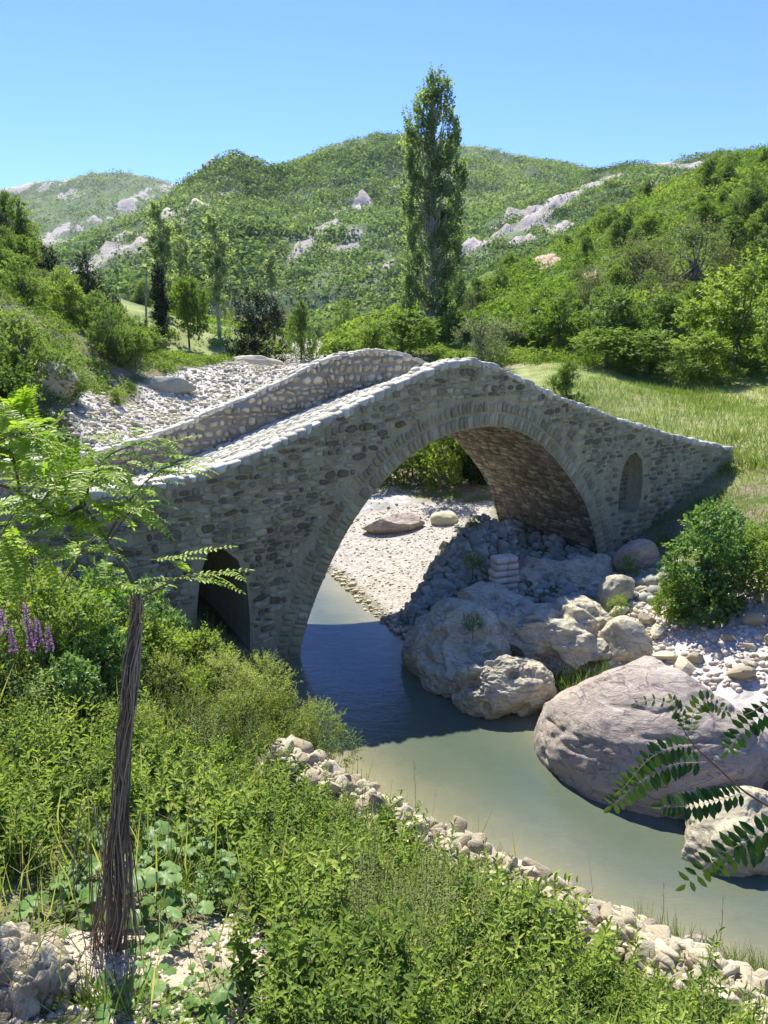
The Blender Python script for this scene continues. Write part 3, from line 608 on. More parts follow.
def test_face(a, b, hw, hh):
    k = (b + hh < ntop(a) - .06) & (b > -1.6)
    for da, db in ((0, 0), (-1, -1), (1, -1), (-1, 1), (1, 1)):
        x, z = a + da * hw * .8, b + db * hh * .8
        k &= polysd(extrpoly, x, z) < -.02
        k &= (z < ntop(x) - .04)
        k &= polysd(NICHE, x, z) < -.03; k &= polysd(OPEN, x, z) < -.03
    return k
ac = Acc()
cl = rows(rb, S0, 5.0, -1.6, 7.2, .15, .24, test_face, 1.0, hv=.5, wv=.6)
cl = cl[rb.random(len(cl)) > .05]; cl[:, 2:4] *= rb.uniform(.78, 1.14, (len(cl), 1)); cl[:, 4] *= 2.0
stones(ac, cl, face_map, .04, rb, tmean=.52, tvar=.45, jit=.2, expo=4.4)
cl = rows(rb, 5.0, S1 - .05, -1.6, 7.2, .155, .34, test_face, .95, hv=.4)
cl = cl[rb.random(len(cl)) > .06]; cl[:, 2:4] *= rb.uniform(.8, 1.05, (len(cl), 1)); cl[:, 4] *= 1.5
stones(ac, cl, face_map, .03, rb, tmean=.46, tvar=.40, jit=.2, expo=3.6)
cl = rows(rb, S0, S1, 3., 7.2, .24, .38, lambda a, b, w_, h_: (b + h_ < ftop(a)) & (polysd(extrpoly, a, b) < -.2), .9)
stones(ac, cl, back_map, .03, rb, tmean=.45, tvar=.25)
link('face_stones', ac.build('face_stones', M['face']), bridge)
# arch rings
for off0, off1, dt, nm, tm, relf in ((.02, .36, .17, 'arch_ring', .52, .03), (.40, .72, .12, 'outer_ring', .36, .03)):
    for side, mp_ in ((0, lambda a, b, h: np.stack([a, -h, b], -1)), (1, lambda a, b, h: np.stack([a, BW + h, b], -1))):
        ac = Acc(); t = .6; cells = []
        while t < ILEN - .6:
            d = dt * rb.uniform(.6, 1.5); w1 = off1 + rb.uniform(-.10, .06) * (off0 > .1); cells.append((t + d / 2, (off0 + w1) / 2, d / 2 * .95, (w1 - off0) / 2, rb.uniform(-.07, .07))); t += d
        cells = np.array(cells)
        def fm(a, b, h, mp_=mp_):
            x, z = arch_pt(a, b); return mp_(x, z, h)
        stones(ac, cells, fm, relf, rb, tmean=tm, tvar=.28, jit=.10, expo=5, inset=.12)
        link(nm, ac.build(nm, M['ring']), bridge)
# soffit
ac = Acc(); tt = np.linspace(0, ILEN, 140); xx, zz = arch_pt(tt, 0.)
V = np.concatenate([np.stack([xx, 0 * xx + .0, zz], 1), np.stack([xx, 0 * xx + BW, zz], 1)]); k = np.arange(139)
ac.add(V, [np.stack([k, k + 1, k + 141, k + 140], 1)], .25, 0)
def sof(a, b, h):
    x, z = arch_pt(a, -h); return np.stack([x, b, z], -1)
cl = rows(rb, .4, ILEN - .4, .05, BW - .02, .17, .30, lambda a, b, w_, h_: b < BW, .9)
cl = []
t = .5
while t < ILEN - .5:
    d = .15 * rb.uniform(.7, 1.3); y = rb.uniform(-.2, 0)
    while y < BW - .05:
        L = rb.uniform(.2, .5); y1 = min(y + L, BW - .01); y0 = max(y, .01)
        if y1 - y0 > .05: cl.append((t + d / 2, (y0 + y1) / 2, d / 2 * .9, (y1 - y0) / 2 * .94, rb.uniform(-.05, .05)))
        y += L
    t += d
holes = [(ILEN - 3.3, 2.6), (ILEN - 3.9, 1.2), (ILEN - 3.7, 3.9), (3.3, 2.6)]
cl = [c for c in cl if not any(abs(c[0] - h[0]) < .14 and abs(c[1] - h[1]) < .2 for h in holes)]
stones(ac, cl, sof, .03, rb, tmean=.45, tvar=.4, jit=.16, expo=5, tfn=lambda a, b: -.35 * sstep(4.5, 2.0, ILEN - a))  # tint drops towards the right foot: shade put into the stone colour
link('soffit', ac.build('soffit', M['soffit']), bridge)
# deck paving and copings
def deckz(s, o):
    k = sstep(.55, 1.0, o); z = ntop(s) * (1 - k) + (ntop(s) - .12) * k; q = np.clip((o - .6) / (BW - .4 - .6), 0, 1)
    return z * (1 - q) + fbase(s) * q
ac = Acc(); g1 = np.linspace(S0, S1, 110); g2 = np.linspace(0.02, BW - .38, 14); A_, B_ = np.meshgrid(g1, g2); a, b = A_.ravel(), B_.ravel()
n1 = len(g1); i = np.arange(len(g2) - 1)[:, None] * n1 + np.arange(n1 - 1)[None]
ac.add(np.stack([a, b, deckz(a, b) - .05], 1), [np.stack([i, i + 1, i + n1 + 1, i + n1], -1).reshape(-1, 4)], .45)
deck_map = lambda a, b, h: np.stack([a, b, deckz(a, b) - .05 + h], -1)
cl = rows(rb, S0, S1, .5, BW - .42, .16, .2, lambda a, b, w_, h_: b + h_ < BW - .36, .96, hv=.5)
cl[:, 4] *= 5
stones(ac, cl, deck_map, .035, rb, tmean=.5, tvar=.3, jit=.15)
link('deck_paving', ac.build('deck_paving', M['coping']), bridge)
def coping(name, zf, y0, y1, step, seed, up=.07):
    r_ = np.random.default_rng(seed); ac = Acc(); s = S0
    rowsy = [(y0, (y0 + y1) / 2 + .03), ((y0 + y1) / 2 + .03, y1)]
    for ya, yb in rowsy:
        s = S0
        while s < S1 - .02:
            d = step * r_.uniform(.4, 1.6); e = min(s + d, S1); z0, z1 = zf(s), zf(e); hh = up * r_.uniform(.35, 1.25)
            K = 8; V, Fq = rock_unit(r_, 2, 6, .65, .95); c = np.array([(s + e) / 2, (ya + yb) / 2, (z0 + z1) / 2 - .03])
            V = np.sign(V) * np.abs(V) ** .55; V = V * [(e - s) * .55, (yb - ya) * .55, hh + .04]; V[:, 2] += V[:, 0] * (z1 - z0) / (e - s + 1e-6)
            V[:, 1] += V[:, 0] * r_.uniform(-.25, .25); ac.add(V * [1.05, r_.uniform(.8, 1.15), 1] + c + [0, r_.uniform(-.05, .04), r_.uniform(-.03, .02)], [Fq], r_.uniform(.0, .9)); s = e
    return ac.build(name, M['coping'])
def ico(sub):
    import bmesh
    bm = bmesh.new(); bmesh.ops.create_icosphere(bm, subdivisions=sub, radius=1); bm.verts.ensure_lookup_table()
    V = np.array([v.co[:] for v in bm.verts]); Fq = np.array([[v.index for v in f.verts] for f in bm.faces]); bm.free(); return V, Fq
ICO = {}
def rock_unit(rg, sub=2, cuts=7, cmin=.55, cmax=.9, amp=0., fs=1.5, box=1.):
    if sub not in ICO: ICO[sub] = ico(sub)
    V, Fq = ICO[sub]; V = np.sign(V) * np.abs(V) ** box
    for _ in range(cuts):
        n = norm(rg.normal(size=3)); h = rg.uniform(cmin, cmax); d = V @ n; V = V - np.clip(d - h, 0, None)[:, None] * n
    if amp: V = V * (1 + amp * fbm(V * fs + rg.uniform(0, 99, 3), 4))[:, None]
    return V, Fq
link('coping', coping('coping', lambda s: ntop(s), -.04, .55, .20, 5, .085), bridge)
# far parapet wall with rounded rubble facing
ac = Acc(); ss = np.linspace(S0, S1, 120); y = BW - .40
V = np.concatenate([np.stack([ss, 0 * ss + y, fbase(ss) - .15], 1), np.stack([ss, 0 * ss + y, ftop(ss) - .05], 1), np.stack([ss, 0 * ss + BW, ftop(ss) - .05], 1)]); n = 120; k = np.arange(n - 1)
ac.add(V, [np.concatenate([np.stack([k, k + 1, k + n + 1, k + n], 1), np.stack([k + n, k + n + 1, k + 2 * n + 1, k + 2 * n], 1)])], .4, 1)
inner = lambda a, b, h: np.stack([a, BW - .40 - h, b], -1)
cl = rows(rb, S0, S1, 3.5, 7.4, .19, .22, lambda a, b, w_, h_: (b - h_ > fbase(a) - .1) & (b + h_ < ftop(a) + .02), 1.0, hv=.5, wv=.6)
cl[:, 2:4] *= rb.uniform(.75, 1.1, (len(cl), 1)); cl[:, 4] *= 4; cl[:, 1] += rb.uniform(-.04, .04, len(cl))
stones(ac, cl, inner, .075, rb, tmean=.5, tvar=.4, jit=.26, inset=.3, crown=1., expo=2.6)
link('parapet', ac.build('parapet', [M['parapet'], M['parapet_mortar']]), bridge)
link('parapet_coping', coping('parapet_coping', lambda s: ftop(s), BW - .44, BW + .04, .20, 6, .05), bridge)
# niche back masonry
ac = Acc(); P = np.array(NICHE)
cl = rows(rb, P[:, 0].min(), P[:, 0].max(), P[:, 1].min(), P[:, 1].max(), .14, .24, lambda a, b, w_, h_: polysd(NICHE, a, b) > .05, .9)
stones(ac, cl, lambda a, b, h: np.stack([a, .55 - h, b], -1), .03, rb, tmean=.25, tvar=.2)
link('niche', ac.build('niche', M['face']), bridge)
# white patches of leached lime on the face

# ------------------------------------------------------------------ rocks
def rock_mesh(name, seed, sub, rad, cuts, amp, mat, fs=1.3, pits=0., cmin=.6, cmax=.95, ridge=0.):
    r_ = np.random.default_rng(seed); V, Fq = rock_unit(r_, sub, cuts, cmin, cmax)
    o = r_.uniform(0, 99, 3)
    d = amp * fbm(V * fs + o, 6, .52)
    if ridge: d = d - ridge * np.clip(1 - np.abs(fbm(V * fs * 1.3 * [1, 1, 2.2] + o + 9, 4)) * 5, 0, 1)
    if pits: d = d - pits * sstep(.25, .55, fbm(V * fs * 2.1 + o + 40, 2))
    V = V * (1 + d)[:, None] * rad
    return mesh(name, V, [Fq], mat, smooth=True, tint=np.full(len(Fq), .5))
def rock(name, label, cat, loc, rad, rot, seed, sub=5, cuts=5, amp=.12, mat='limestone', group=None, **k):
    o = link(name, rock_mesh(name, seed, sub, rad, cuts, amp, M[mat], **k)); o.location = loc; o.rotation_euler = rot
    return tag(o, label, cat, group)
rock('boulder', 'huge rounded pinkish grey boulder standing in the green pool', 'boulder', (5.15, 13.0, .0), (2.2, 2.1, 1.78), (-.12, -.04, -.12), 31, 7, 3, .06, 'boulder', fs=1.1, ridge=.02, cmin=.75)
rock('boulder', 'cream boulder at the water edge in front of the huge pinkish one', 'boulder', (5.75, 10.35, .02), (1.12, .85, .72), (0, 0, .3), 33, 6, 4, .12, 'outcrop', fs=1.3, ridge=.03)
rock('boulder', 'small pale boulder in the shallows below the white rubble wall', 'boulder', (4.12, 8.15, -.02), (.30, .22, .2), (0, 0, .3), 34, 5, 4, .08, 'boulder')
rock('rock_outcrop', 'sunlit cream rock lobe reaching into the pool under the arch', 'rock outcrop', (1.62, 16.3, .35), (1.25, 1.35, 1.2), (.15, .1, .2), 36, 7, 7, .17, 'outcrop', fs=1.3, pits=.18, ridge=.04)
rock('rock_outcrop', 'dark shaded rock lobe hanging over the blue pool', 'rock outcrop', (2.65, 14.95, .25), (1.15, .85, .88), (0, .1, .3), 37, 7, 7, .15, 'outcrop', fs=1.3, pits=.18, ridge=.04)
rock('rock_outcrop', 'broad shaded rock mass at the foot of the right bridge pier', 'rock outcrop', (4.3, 17.0, .3), (2.1, 1.9, 1.35), (0, 0, .2), 38, 7, 7, .15, 'outcrop', fs=1.5, pits=.14, ridge=.04)
rock('rock_outcrop', 'low sunlit rock shelf between cream lobe and grey rubble bank', 'rock outcrop', (2.7, 18.4, .45), (1.35, 1.3, .9), (0, 0, .5), 39, 6, 3, .17, 'outcrop', fs=1.4, pits=.1)
rock('rock_outcrop', 'dark rock shelf in the shade against the foot of the right pier', 'rock outcrop', (6.3, 20.9, .2), (1.7, 2.1, 1.0), (0, 0, .5), 52, 6, 4, .18, 'outcrop', fs=1.6, pits=.1)
rock('rock_outcrop', 'low dark rock below the arch wall behind the block pier', 'rock outcrop', (4.6, 21.2, .3), (1.3, 1.7, .9), (0, 0, .1), 53, 6, 4, .18, 'outcrop', fs=1.6, pits=.1)
rock('boulder', 'upright pale boulder between right pier and leafy bush', 'boulder', (6.1, 18.3, 1.0), (.62, .5, .85), (.1, -.2, .4), 41, 5, 5, .1, 'outcrop')
rock('boulder', 'grey boulder leaning against the bridge wall beside leafy bush', 'boulder', (7.6, 21.3, 1.2), (.8, .5, .7), (.1, .2, .4), 42, 5, 6, .1, 'boulder')
rock('boulder', 'wedge shaped cream rock behind the huge boulder', 'boulder', (5.4, 15.6, .9), (.5, .6, .75), (0, .3, .9), 43, 5, 6, .1, 'outcrop')
rock('boulder', 'flat pinkish boulder lying on the gravel bar beyond the arch', 'boulder', (.35, 27.3, .75), (1.2, .6, .42), (0, 0, .1), 44, 5, 5, .08, 'boulder')
rock('boulder', 'rounded pale boulder beside the flat one on the gravel bar', 'boulder', (2.3, 27.6, .8), (.55, .5, .38), (0, 0, .1), 45, 4, 5, .08, 'bedstone')
p = at(48, 408, 41); rock('boulder', 'large pale boulder under the dark bush left of the dry river bed', 'boulder', (p[0], p[1], float(ground_z(p[0], p[1])[0]) + .4), (1.7, 1.1, 1.1), (0, 0, .3), 46, 5, 7, .1, 'bedstone')
p = at(168, 390, 57); rock('boulder', 'dark grey boulder at the far edge of the dry river bed', 'boulder', (p[0], p[1], float(ground_z(p[0], p[1])[0]) + .2), (2.2, 1.0, .8), (0, 0, .1), 47, 5, 7, .12, 'greystone')
p = at(258, 363, 76); rock('boulder', 'grey slab of rock at the top of the dry river bed', 'boulder', (p[0], p[1], float(ground_z(p[0], p[1])[0]) + .2), (3., 1.4, .9), (0, .1, .1), 48, 5, 7, .12, 'bedstone')
# loose rocks on the right bank
protos = [rock_mesh('rock', 60 + k, 3, (1, .8, .62), 8, .08, M['beigestone'] if k % 2 else M['bedstone'], cmin=.5, cmax=.85) for k in range(6)]
for me_ in protos: me_.polygons.foreach_set('use_smooth', np.zeros(len(me_.polygons), bool))
rr_ = np.random.default_rng(5); RUB = [(5.0, 16.6), (5.6, 14.8), (8, 13.0), (12, 11.6), (14, 13), (11.5, 15.8), (8.5, 17.2), (6.8, 18.6)]
cnt = 0
while cnt < 230:
    x, y = rr_.uniform(4.5, 13), rr_.uniform(11.5, 19)
    if polysd(RUB, np.array([x]), np.array([y]))[0] < 0: continue
    s = rr_.uniform(.06, .17) if rr_.random() < .8 else rr_.uniform(.18, .34)
    o = link('rock', protos[rr_.integers(6)]); o.location = (x, y, float(ground_z(x, y)[0]) + s * .3); o.rotation_euler = rr_.uniform(-.5, .5, 3) * [1, 1, 6]; o.scale = (s * rr_.uniform(.9, 1.4), s, s * rr_.uniform(.7, 1.1))
    tag(o, 'loose angular rock on the rubble slope behind the huge boulder', 'rock', 'loose rocks on the rubble slope'); cnt += 1
# gravel and cobbles of the dry bed (uncountable)
def cobbles(name, n, region, s0, s1, seed, mat, sub=1, label='pale cobbles and gravel'):
    r_ = np.random.default_rng(seed); ac = Acc(); P = region(r_, n); z = ground_z(P[:, 0], P[:, 1])
    U = [rock_unit(r_, sub, 5) for _ in range(12)]
    S = s0 * (s1 / s0) ** (r_.random(len(P)) ** 2.2)
    for k in range(12):
        idx = np.arange(k, len(P), 12); V, Fq = U[k]; m = len(idx); a = r_.uniform(0, 6.28, m); c, s_ = np.cos(a), np.sin(a)
        sc3 = np.stack([S[idx] * r_.uniform(.8, 1.4, m), S[idx], S[idx] * r_.uniform(.45, .9, m)], 1)
        W = V[None] * sc3[:, None]; X = W[..., 0] * c[:, None] - W[..., 1] * s_[:, None]; Yv = W[..., 0] * s_[:, None] + W[..., 1] * c[:, None]
        W = np.stack([X + P[idx, 0, None], Yv + P[idx, 1, None], W[..., 2] + z[idx, None] + sc3[:, 2:3] * .25], -1)
        ac.add(W.reshape(-1, 3), [(Fq[None] + (np.arange(m) * len(V))[:, None, None]).reshape(-1, 3)], np.repeat(r_.uniform(.1, .95, m), len(Fq)))
    return tag(link(name, ac.build(name, M[mat])), label, 'gravel', kind='stuff')
def bedregion(r_, n):
    out = []
    while sum(map(len, out)) < n:
        k = n * 3; y = 27 * (170 / 27) ** r_.random(k); x = -10 + r_.uniform(-12, 12, k); m = (linedist(BED, x, y) < -.1 + r_.normal(0, .5, k)) & ((y > 34) | (r_.random(k) < .05)) & (polysd(RIVER, x, y) < -.2); out.append(np.stack([x[m], y[m]], 1))
    return np.concatenate(out)[:n]
cobbles('gravel', 34000, bedregion, .03, .24, 8, 'bedstone', label='pale cobbles covering the dry river bed upstream')
def barregion(r_, n):
    x = r_.uniform(-4, 4, n * 3); y = r_.uniform(18, 30, n * 3); m = polysd(BAR, x, y) > 0; return np.stack([x[m], y[m]], 1)[:n]
cobbles('gravel', 3500, barregion, .012, .06, 9, 'bedstone', label='fine gravel of the bar beyond the arch')
def rubregion(r_, n):
    x = r_.uniform(4, 14, n * 4); y = r_.uniform(11, 19.5, n * 4); m = polysd(RUB, x, y) > -.3; return np.stack([x[m], y[m]], 1)[:n]
cobbles('gravel', 3500, rubregion, .03, .11, 10, 'limestone', label='broken stone between the rocks of the right bank')
def shoreregion(r_, n):
    x = r_.uniform(-4, 9, n * 14); y = r_.uniform(6, 26, n * 14); sd = polysd(RIVER, x, y) + r_.normal(0, .12, len(x)); m = (sd > -.22) & (sd < .28); return np.stack([x[m], y[m]], 1)[:n]
cobbles('gravel', 2600, shoreregion, .02, .12, 19, 'bedstone', label='wet pebbles along the water line')
def underregion(r_, n):
    x = r_.uniform(2.6, 8.5, n * 4); y = r_.uniform(17.5, 27, n * 4); m = (polysd(RIVER, x, y) < -.1); return np.stack([x[m], y[m]], 1)[:n]
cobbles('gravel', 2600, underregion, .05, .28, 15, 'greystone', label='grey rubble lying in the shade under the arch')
def bareregion(r_, n):
    a = r_.uniform(0, 6.28, n); q = r_.normal(0, .45, n); s = r_.random(n) < .5; return np.stack([np.where(s, -1.15, -2.1) + q * np.cos(a), np.where(s, 5.25, 4.8) + q * .8 * np.sin(a)], 1)
cobbles('gravel', 1900, lambda r_, n: np.stack([r_.uniform(-3.2, .2, n), r_.uniform(3.75, 4.5, n)], 1), .005, .04, 16, 'limestone', label='crumbled stone and soil along the foot of the gabion')
cobbles('gravel', 1500, bareregion, .006, .035, 11, 'limestone', label='crumbly pale stones and soil around the foot of the trunk')

def heap(name, label, cat, pathpts, n, s0, s1, seed, mat, wfn, hfn, sub=2, group=None):
    """wall of broken stone following a path; every stone a faceted block"""
    r_ = np.random.default_rng(seed); Pth = bez(pathpts, 10); L = np.concatenate([[0], np.cumsum(np.linalg.norm(np.diff(Pth, axis=0), axis=1))]); ac = Acc()
    U = [rock_unit(r_, 3, 9, .5, .95, .03, 2.5, .42) for _ in range(20)]
    for k in range(n):
        t = r_.uniform(0, L[-1]); c = np.array([np.interp(t, L, Pth[:, a]) for a in range(3)]); c2 = np.array([np.interp(t + .05, L, Pth[:, a]) for a in range(3)]) - np.array([np.interp(t - .05, L, Pth[:, a]) for a in range(3)])
        d = norm(c2[:2]); nrm_ = np.array([-d[1], d[0]]); q = r_.uniform(-1, 1); hw, hh = wfn(t / L[-1]), hfn(t / L[-1])
        top = hh * (1 - abs(q) ** 2.5 * .8); z = c[2] - hh + top * (1 - .9 * r_.random() ** 2.5)
        s = s0 * (s1 / s0) ** (r_.random() ** 1.7); V, Fq = U[r_.integers(20)]; A = norm(r_.normal(size=(3, 3))); u_ = norm(A[0]); v_ = norm(np.cross(u_, A[1])); w_ = np.cross(u_, v_)
        V = (V * [s * r_.uniform(1, 1.4), s, s * r_.uniform(.65, .95)]) @ np.stack([u_, v_, w_])
        ac.add(V + [c[0] + nrm_[0] * q * hw, c[1] + nrm_[1] * q * hw, z - s * .3], [Fq], r_.uniform(.15, .95))
    return tag(link(name, ac.build(name, M[mat])), label, cat, group)
heap('rubble_wall', 'long low wall of broken white stones along the near river bank', 'stone wall',
     [(-1.75, 10.75, 1.52), (-.8, 10.0, 1.38), (.1, 9.4, 1.18), (.92, 8.9, 1.08), (1.8, 8.15, 1.05), (2.6, 7.5, 1.05), (3.5, 6.75, 1.05), (4.9, 5.6, 1.05)], 5200, .035, .20, 77, 'beigestone', lambda t: .48 + .06 * math.sin(t * 40) + .42 * t, lambda t: .85)
heap('gabion', 'bundle of white stones in wire mesh at the bottom left corner', 'gabion', [(-2.9, 4.2, 3.92), (-2.55, 4.15, 3.9), (-2.25, 4.0, 3.8)], 700, .03, .11, 78, 'beigestone', lambda t: .34, lambda t: .5)
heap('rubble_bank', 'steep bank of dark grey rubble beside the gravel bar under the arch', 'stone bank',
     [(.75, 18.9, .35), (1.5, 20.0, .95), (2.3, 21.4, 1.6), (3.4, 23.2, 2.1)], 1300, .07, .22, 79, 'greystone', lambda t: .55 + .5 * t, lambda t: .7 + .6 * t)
# wire mesh over the gabion
ac = Acc(); r_ = np.random.default_rng(4)
for k in range(13):
    x = -3.15 + k * .08; tube(ac, bez([(x, 3.72, 3.7), (x + .05, 3.9, 3.93 + .02 * r_.random()), (x + .12, 4.15, 3.97 + .02 * r_.random()), (x + .15, 4.45, 3.8)], 5), .0022, 4)
for k in range(8):
    y = 3.78 + k * .08; tube(ac, bez([(-3.2, y, 3.9), (-2.8, y + .05, 3.98), (-2.4, y + .02, 3.93), (-2.0, y, 3.6)], 5), .0022, 4)
g_ = [o for o in bpy.data.objects if o.name == 'gabion'][0]; link('wire_mesh', ac.build('wire_mesh', M['wire']), g_)
# block pier under the arch
ac = Acc(); r_ = np.random.default_rng(14); pier = empty('block_pier', (3.3, 19.5, .2), .35)
for k in range(9):
    z = .1 + k * .19
    for sx in (0, 1):
        V, Fq = rock_unit(r_, 2, 0); V = np.sign(V) * np.abs(V) ** .35; V = V * [.17 + r_.uniform(0, .05), .22, .087]; ac.add(V + [(sx - .5) * .36 + r_.uniform(-.03, .03), 0, z], [Fq], r_.uniform(.3, .8))
link('blocks', ac.build('blocks', M['limestone'], False), pier); tag(pier, 'short pier of squared pale blocks beside the dark arch wall', 'pier')

# ------------------------------------------------------------------ plant builders
def twig_leaves(ac, P, D, per, tl, L, W, rg, six=False, tint=.5, tvar=.18, up=.5, m=0, fold=.2, curl=.15, spread=.9):
    n = len(P); k = np.tile(np.arange(per), n); B = np.repeat(P, per, 0); T = np.repeat(norm(D), per, 0)
    f = (k + rg.uniform(0, 1, n * per)) / per; tlr = np.repeat(tl * rg.uniform(.6, 1.3, n), per)
    pos = B + T * (f * tlr)[:, None]; side = norm(np.cross(T, rdir(rg, n * per)))
    d = norm(T * (.25 + .7 * f[:, None]) + side * spread + [0, 0, up * .35]); nn = norm(np.array([0, 0, 1.]) * up + rdir(rg, n * per) * .55 + T * .3)
    V, Fq, q = leaf_geo(pos, d, nn, L * rg.uniform(.6, 1.25, n * per), W * rg.uniform(.7, 1.2, n * per), fold, six, curl)
    t = np.repeat(np.broadcast_to(tint, (n,)) + rg.uniform(-tvar, tvar, n), per) + rg.uniform(-tvar, tvar, n * per) * .7 + (f - .5) * .18
    ac.add(V, [Fq], np.clip(np.repeat(t, q), 0, 1), m)
def crown_pts(rg, clumps, n, gap=.15, fs=.9, inner=.45):
    C = np.array(clumps, float); wt = C[:, 3] * C[:, 4] + C[:, 5] * C[:, 3]; idx = rg.choice(len(C), n * 2, p=wt / wt.sum()); d = rdir(rg, n * 2)
    r = inner + (1 - inner) * rg.random(n * 2) ** .5; P = C[idx, :3] + d * C[idx, 3:6] * r[:, None]
    ins = np.zeros(len(P), bool)
    for c in C: ins |= (((P - c[:3]) / (c[3:6] * .62)) ** 2).sum(1) < 1
    keep = ~ins & (fbm(P * fs + rg.uniform(0, 50, 3), 3) > -gap * 3 + rg.uniform(-.2, .3, len(P))); P, d = P[keep][:n], d[keep][:n]
    return P, norm(d + [0, 0, .45] + rdir(rg, len(P)) * .5)
def lumpy(rg, n, w, h, z0, r):
    """clumps filling an egg shaped crown"""
    out = []
    for k in range(n):
        t = rg.random(); a = rg.uniform(0, 6.28); env = math.sin(math.pi * min(1, .18 + .82 * t) ** .8) ** .7; q = w * env * math.sqrt(rg.random()) * .75
        s = r * rg.uniform(.65, 1.35) * (1 - .35 * t); out.append((q * math.cos(a), q * math.sin(a), z0 + (h - z0 - s * .6) * t, s, s * rg.uniform(.8, 1.2), s * rg.uniform(.65, .95)))
    return out
def limbs(ac, rg, clumps, r0, trunk_top, base=(0, 0, -.3), m=0, sides=6, lean=(0, 0)):
    top = np.array([lean[0], lean[1], trunk_top]); b = np.array(base, float)
    mid = (b + top) / 2 + rg.normal(0, .05, 3) * trunk_top * .4; tr = bez([b, mid, top], 8); tube(ac, tr, np.linspace(r0, r0 * .5, len(tr)), 8, .5, m)
    for c in clumps:
        f = rg.uniform(.45, 1); s = tr[int(f * (len(tr) - 1))]; e = np.array(c[:3]) + rg.normal(0, .1, 3); q = (s + e) / 2 + [0, 0, -.08 * np.linalg.norm(e - s)] + rg.normal(0, .06, 3) * np.linalg.norm(e - s)
        pp = bez([s, q, e], 5); tube(ac, pp, np.linspace(r0 * .38, r0 * .08, len(pp)), 5, .5, m)
        for _ in range(3):
            e2 = e + rdir(rg, 1)[0] * np.array(c[3:6]) * .8; tube(ac, [e * .6 + q * .4, (e + e2) / 2, e2], [r0 * .12, r0 * .07, r0 * .02], 4, .5, m)
def plant_proto(kind, seed, H_, W_, n_cl, r_cl, ntw, per, tl, L, W, leaf, trunk_r=.12, z0=.5, bark='bark', tint=.5, tvar=.2, gap=.15, trunk_top=None, six=False, up=.5, fs=.9):
    r_ = np.random.default_rng(seed); cl = lumpy(r_, n_cl, W_, H_, z0, r_cl); a1 = Acc(); limbs(a1, r_, cl, trunk_r, trunk_top or H_ * .55)
    a2 = Acc(); P, D = crown_pts(r_, cl, ntw, gap, fs)
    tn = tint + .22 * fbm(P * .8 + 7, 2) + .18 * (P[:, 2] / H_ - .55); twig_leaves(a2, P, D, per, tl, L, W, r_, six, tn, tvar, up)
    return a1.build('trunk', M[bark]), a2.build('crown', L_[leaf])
def plant_thing(name, protos_, loc, rz, s, label, cat, group=None, parts=('trunk', 'crown')):
    r = empty(name, loc, rz, s)
    for pn, me_ in zip(parts, protos_): link(pn, me_, r)
    return tag(r, label, cat, group)
def gz(x, y): return float(ground_z(x, y)[0])
K = {}
for i in range(3):
    K['bright', i] = plant_proto('t', 100 + i, 5, 2.3, 15, 1.0, 900, 9, .5, .20, .11, 'bright', z0=.6, gap=.12)
    K['mid', i] = plant_proto('t', 110 + i, 5, 2.2, 15, 1.0, 900, 9, .5, .19, .10, 'mid', z0=.6, gap=.12)
for i in range(2):
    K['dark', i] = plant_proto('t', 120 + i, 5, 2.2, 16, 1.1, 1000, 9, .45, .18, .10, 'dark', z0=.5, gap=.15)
    K['grey', i] = plant_proto('t', 130 + i, 5, 2.3, 18, .95, 900, 8, .6, .15, .06, 'grey', z0=.6, gap=.05)
    K['pale', i] = plant_proto('t', 135 + i, 3, 1.6, 10, .6, 500, 9, .45, .12, .055, 'pale', z0=.4, gap=.03)
# conical conifer and columnar kinds
def column_proto(seed, H_, W_, n, ntw, per, tl, L, W, leaf, env, bark='bark', trunk_r=.2, bare=.0, up=1.2, tint=.5, gap=.2, thigh=.97):
    r_ = np.random.default_rng(seed); cl = []
    for k in range(n):
        t = (k + r_.random()) / n; a = r_.uniform(0, 6.28); w_ = W_ * env(t); q = w_ * r_.uniform(.25, .75); s = max(.22 * W_, w_ * r_.uniform(.35, .62))
        cl.append((q * math.cos(a), q * math.sin(a), bare + (H_ - bare) * t * .95, s, s, s * r_.uniform(1.2, 2.0)))
    a1 = Acc(); tr = bez([(0, 0, -.5), (.05 * W_, 0, H_ * .3), (-.03 * W_, 0, H_ * .65), (0, 0, H_ * thigh)], 6); tube(a1, tr, np.linspace(trunk_r, .03, len(tr)), 8)
    for c in cl:
        z = c[2] - r_.uniform(.1, .25) * H_ * .35; s = np.array([0, 0, max(.3, z)]); e = np.array(c[:3]); pp = bez([s, (s + e) / 2 + [c[0] * .2, c[1] * .2, 0], e + [0, 0, c[5] * .6]], 4); tube(a1, pp, np.linspace(trunk_r * .3, .02, len(pp)), 5)
    a2 = Acc(); P, D = crown_pts(r_, cl, ntw, gap, 2.2 / W_ * 1.2, .3); D = norm(D * [1, 1, .6] + [0, 0, up])
    tn = tint + .25 * fbm(P * (2 / W_) + 3, 2); twig_leaves(a2, P, D, per, tl, L, W, r_, False, tn, .22, .3)
    return a1.build('trunk', M[bark]), a2.build('crown', L_[leaf])
pop_env = lambda t: .55 + .45 * math.sin(math.pi * min(1, t * .75 + .18)) if t < .75 else .98 * (1 - (t - .75) / .25 * .62)
K['poplar', 0] = column_proto(200, 24, 2.7, 130, 9000, 9, .8, .25, .19, 'poplar', pop_env, 'pale_bark', .38, 1.0, gap=.1)
K['poplar', 1] = column_proto(201, 18, 1.7, 44, 1500, 8, .8, .30, .22, 'poplar_pale', lambda t: math.sin(math.pi * (.12 + .8 * t)) ** .7, 'pale_bark', .26, 2.5, gap=-.02, tint=.85)
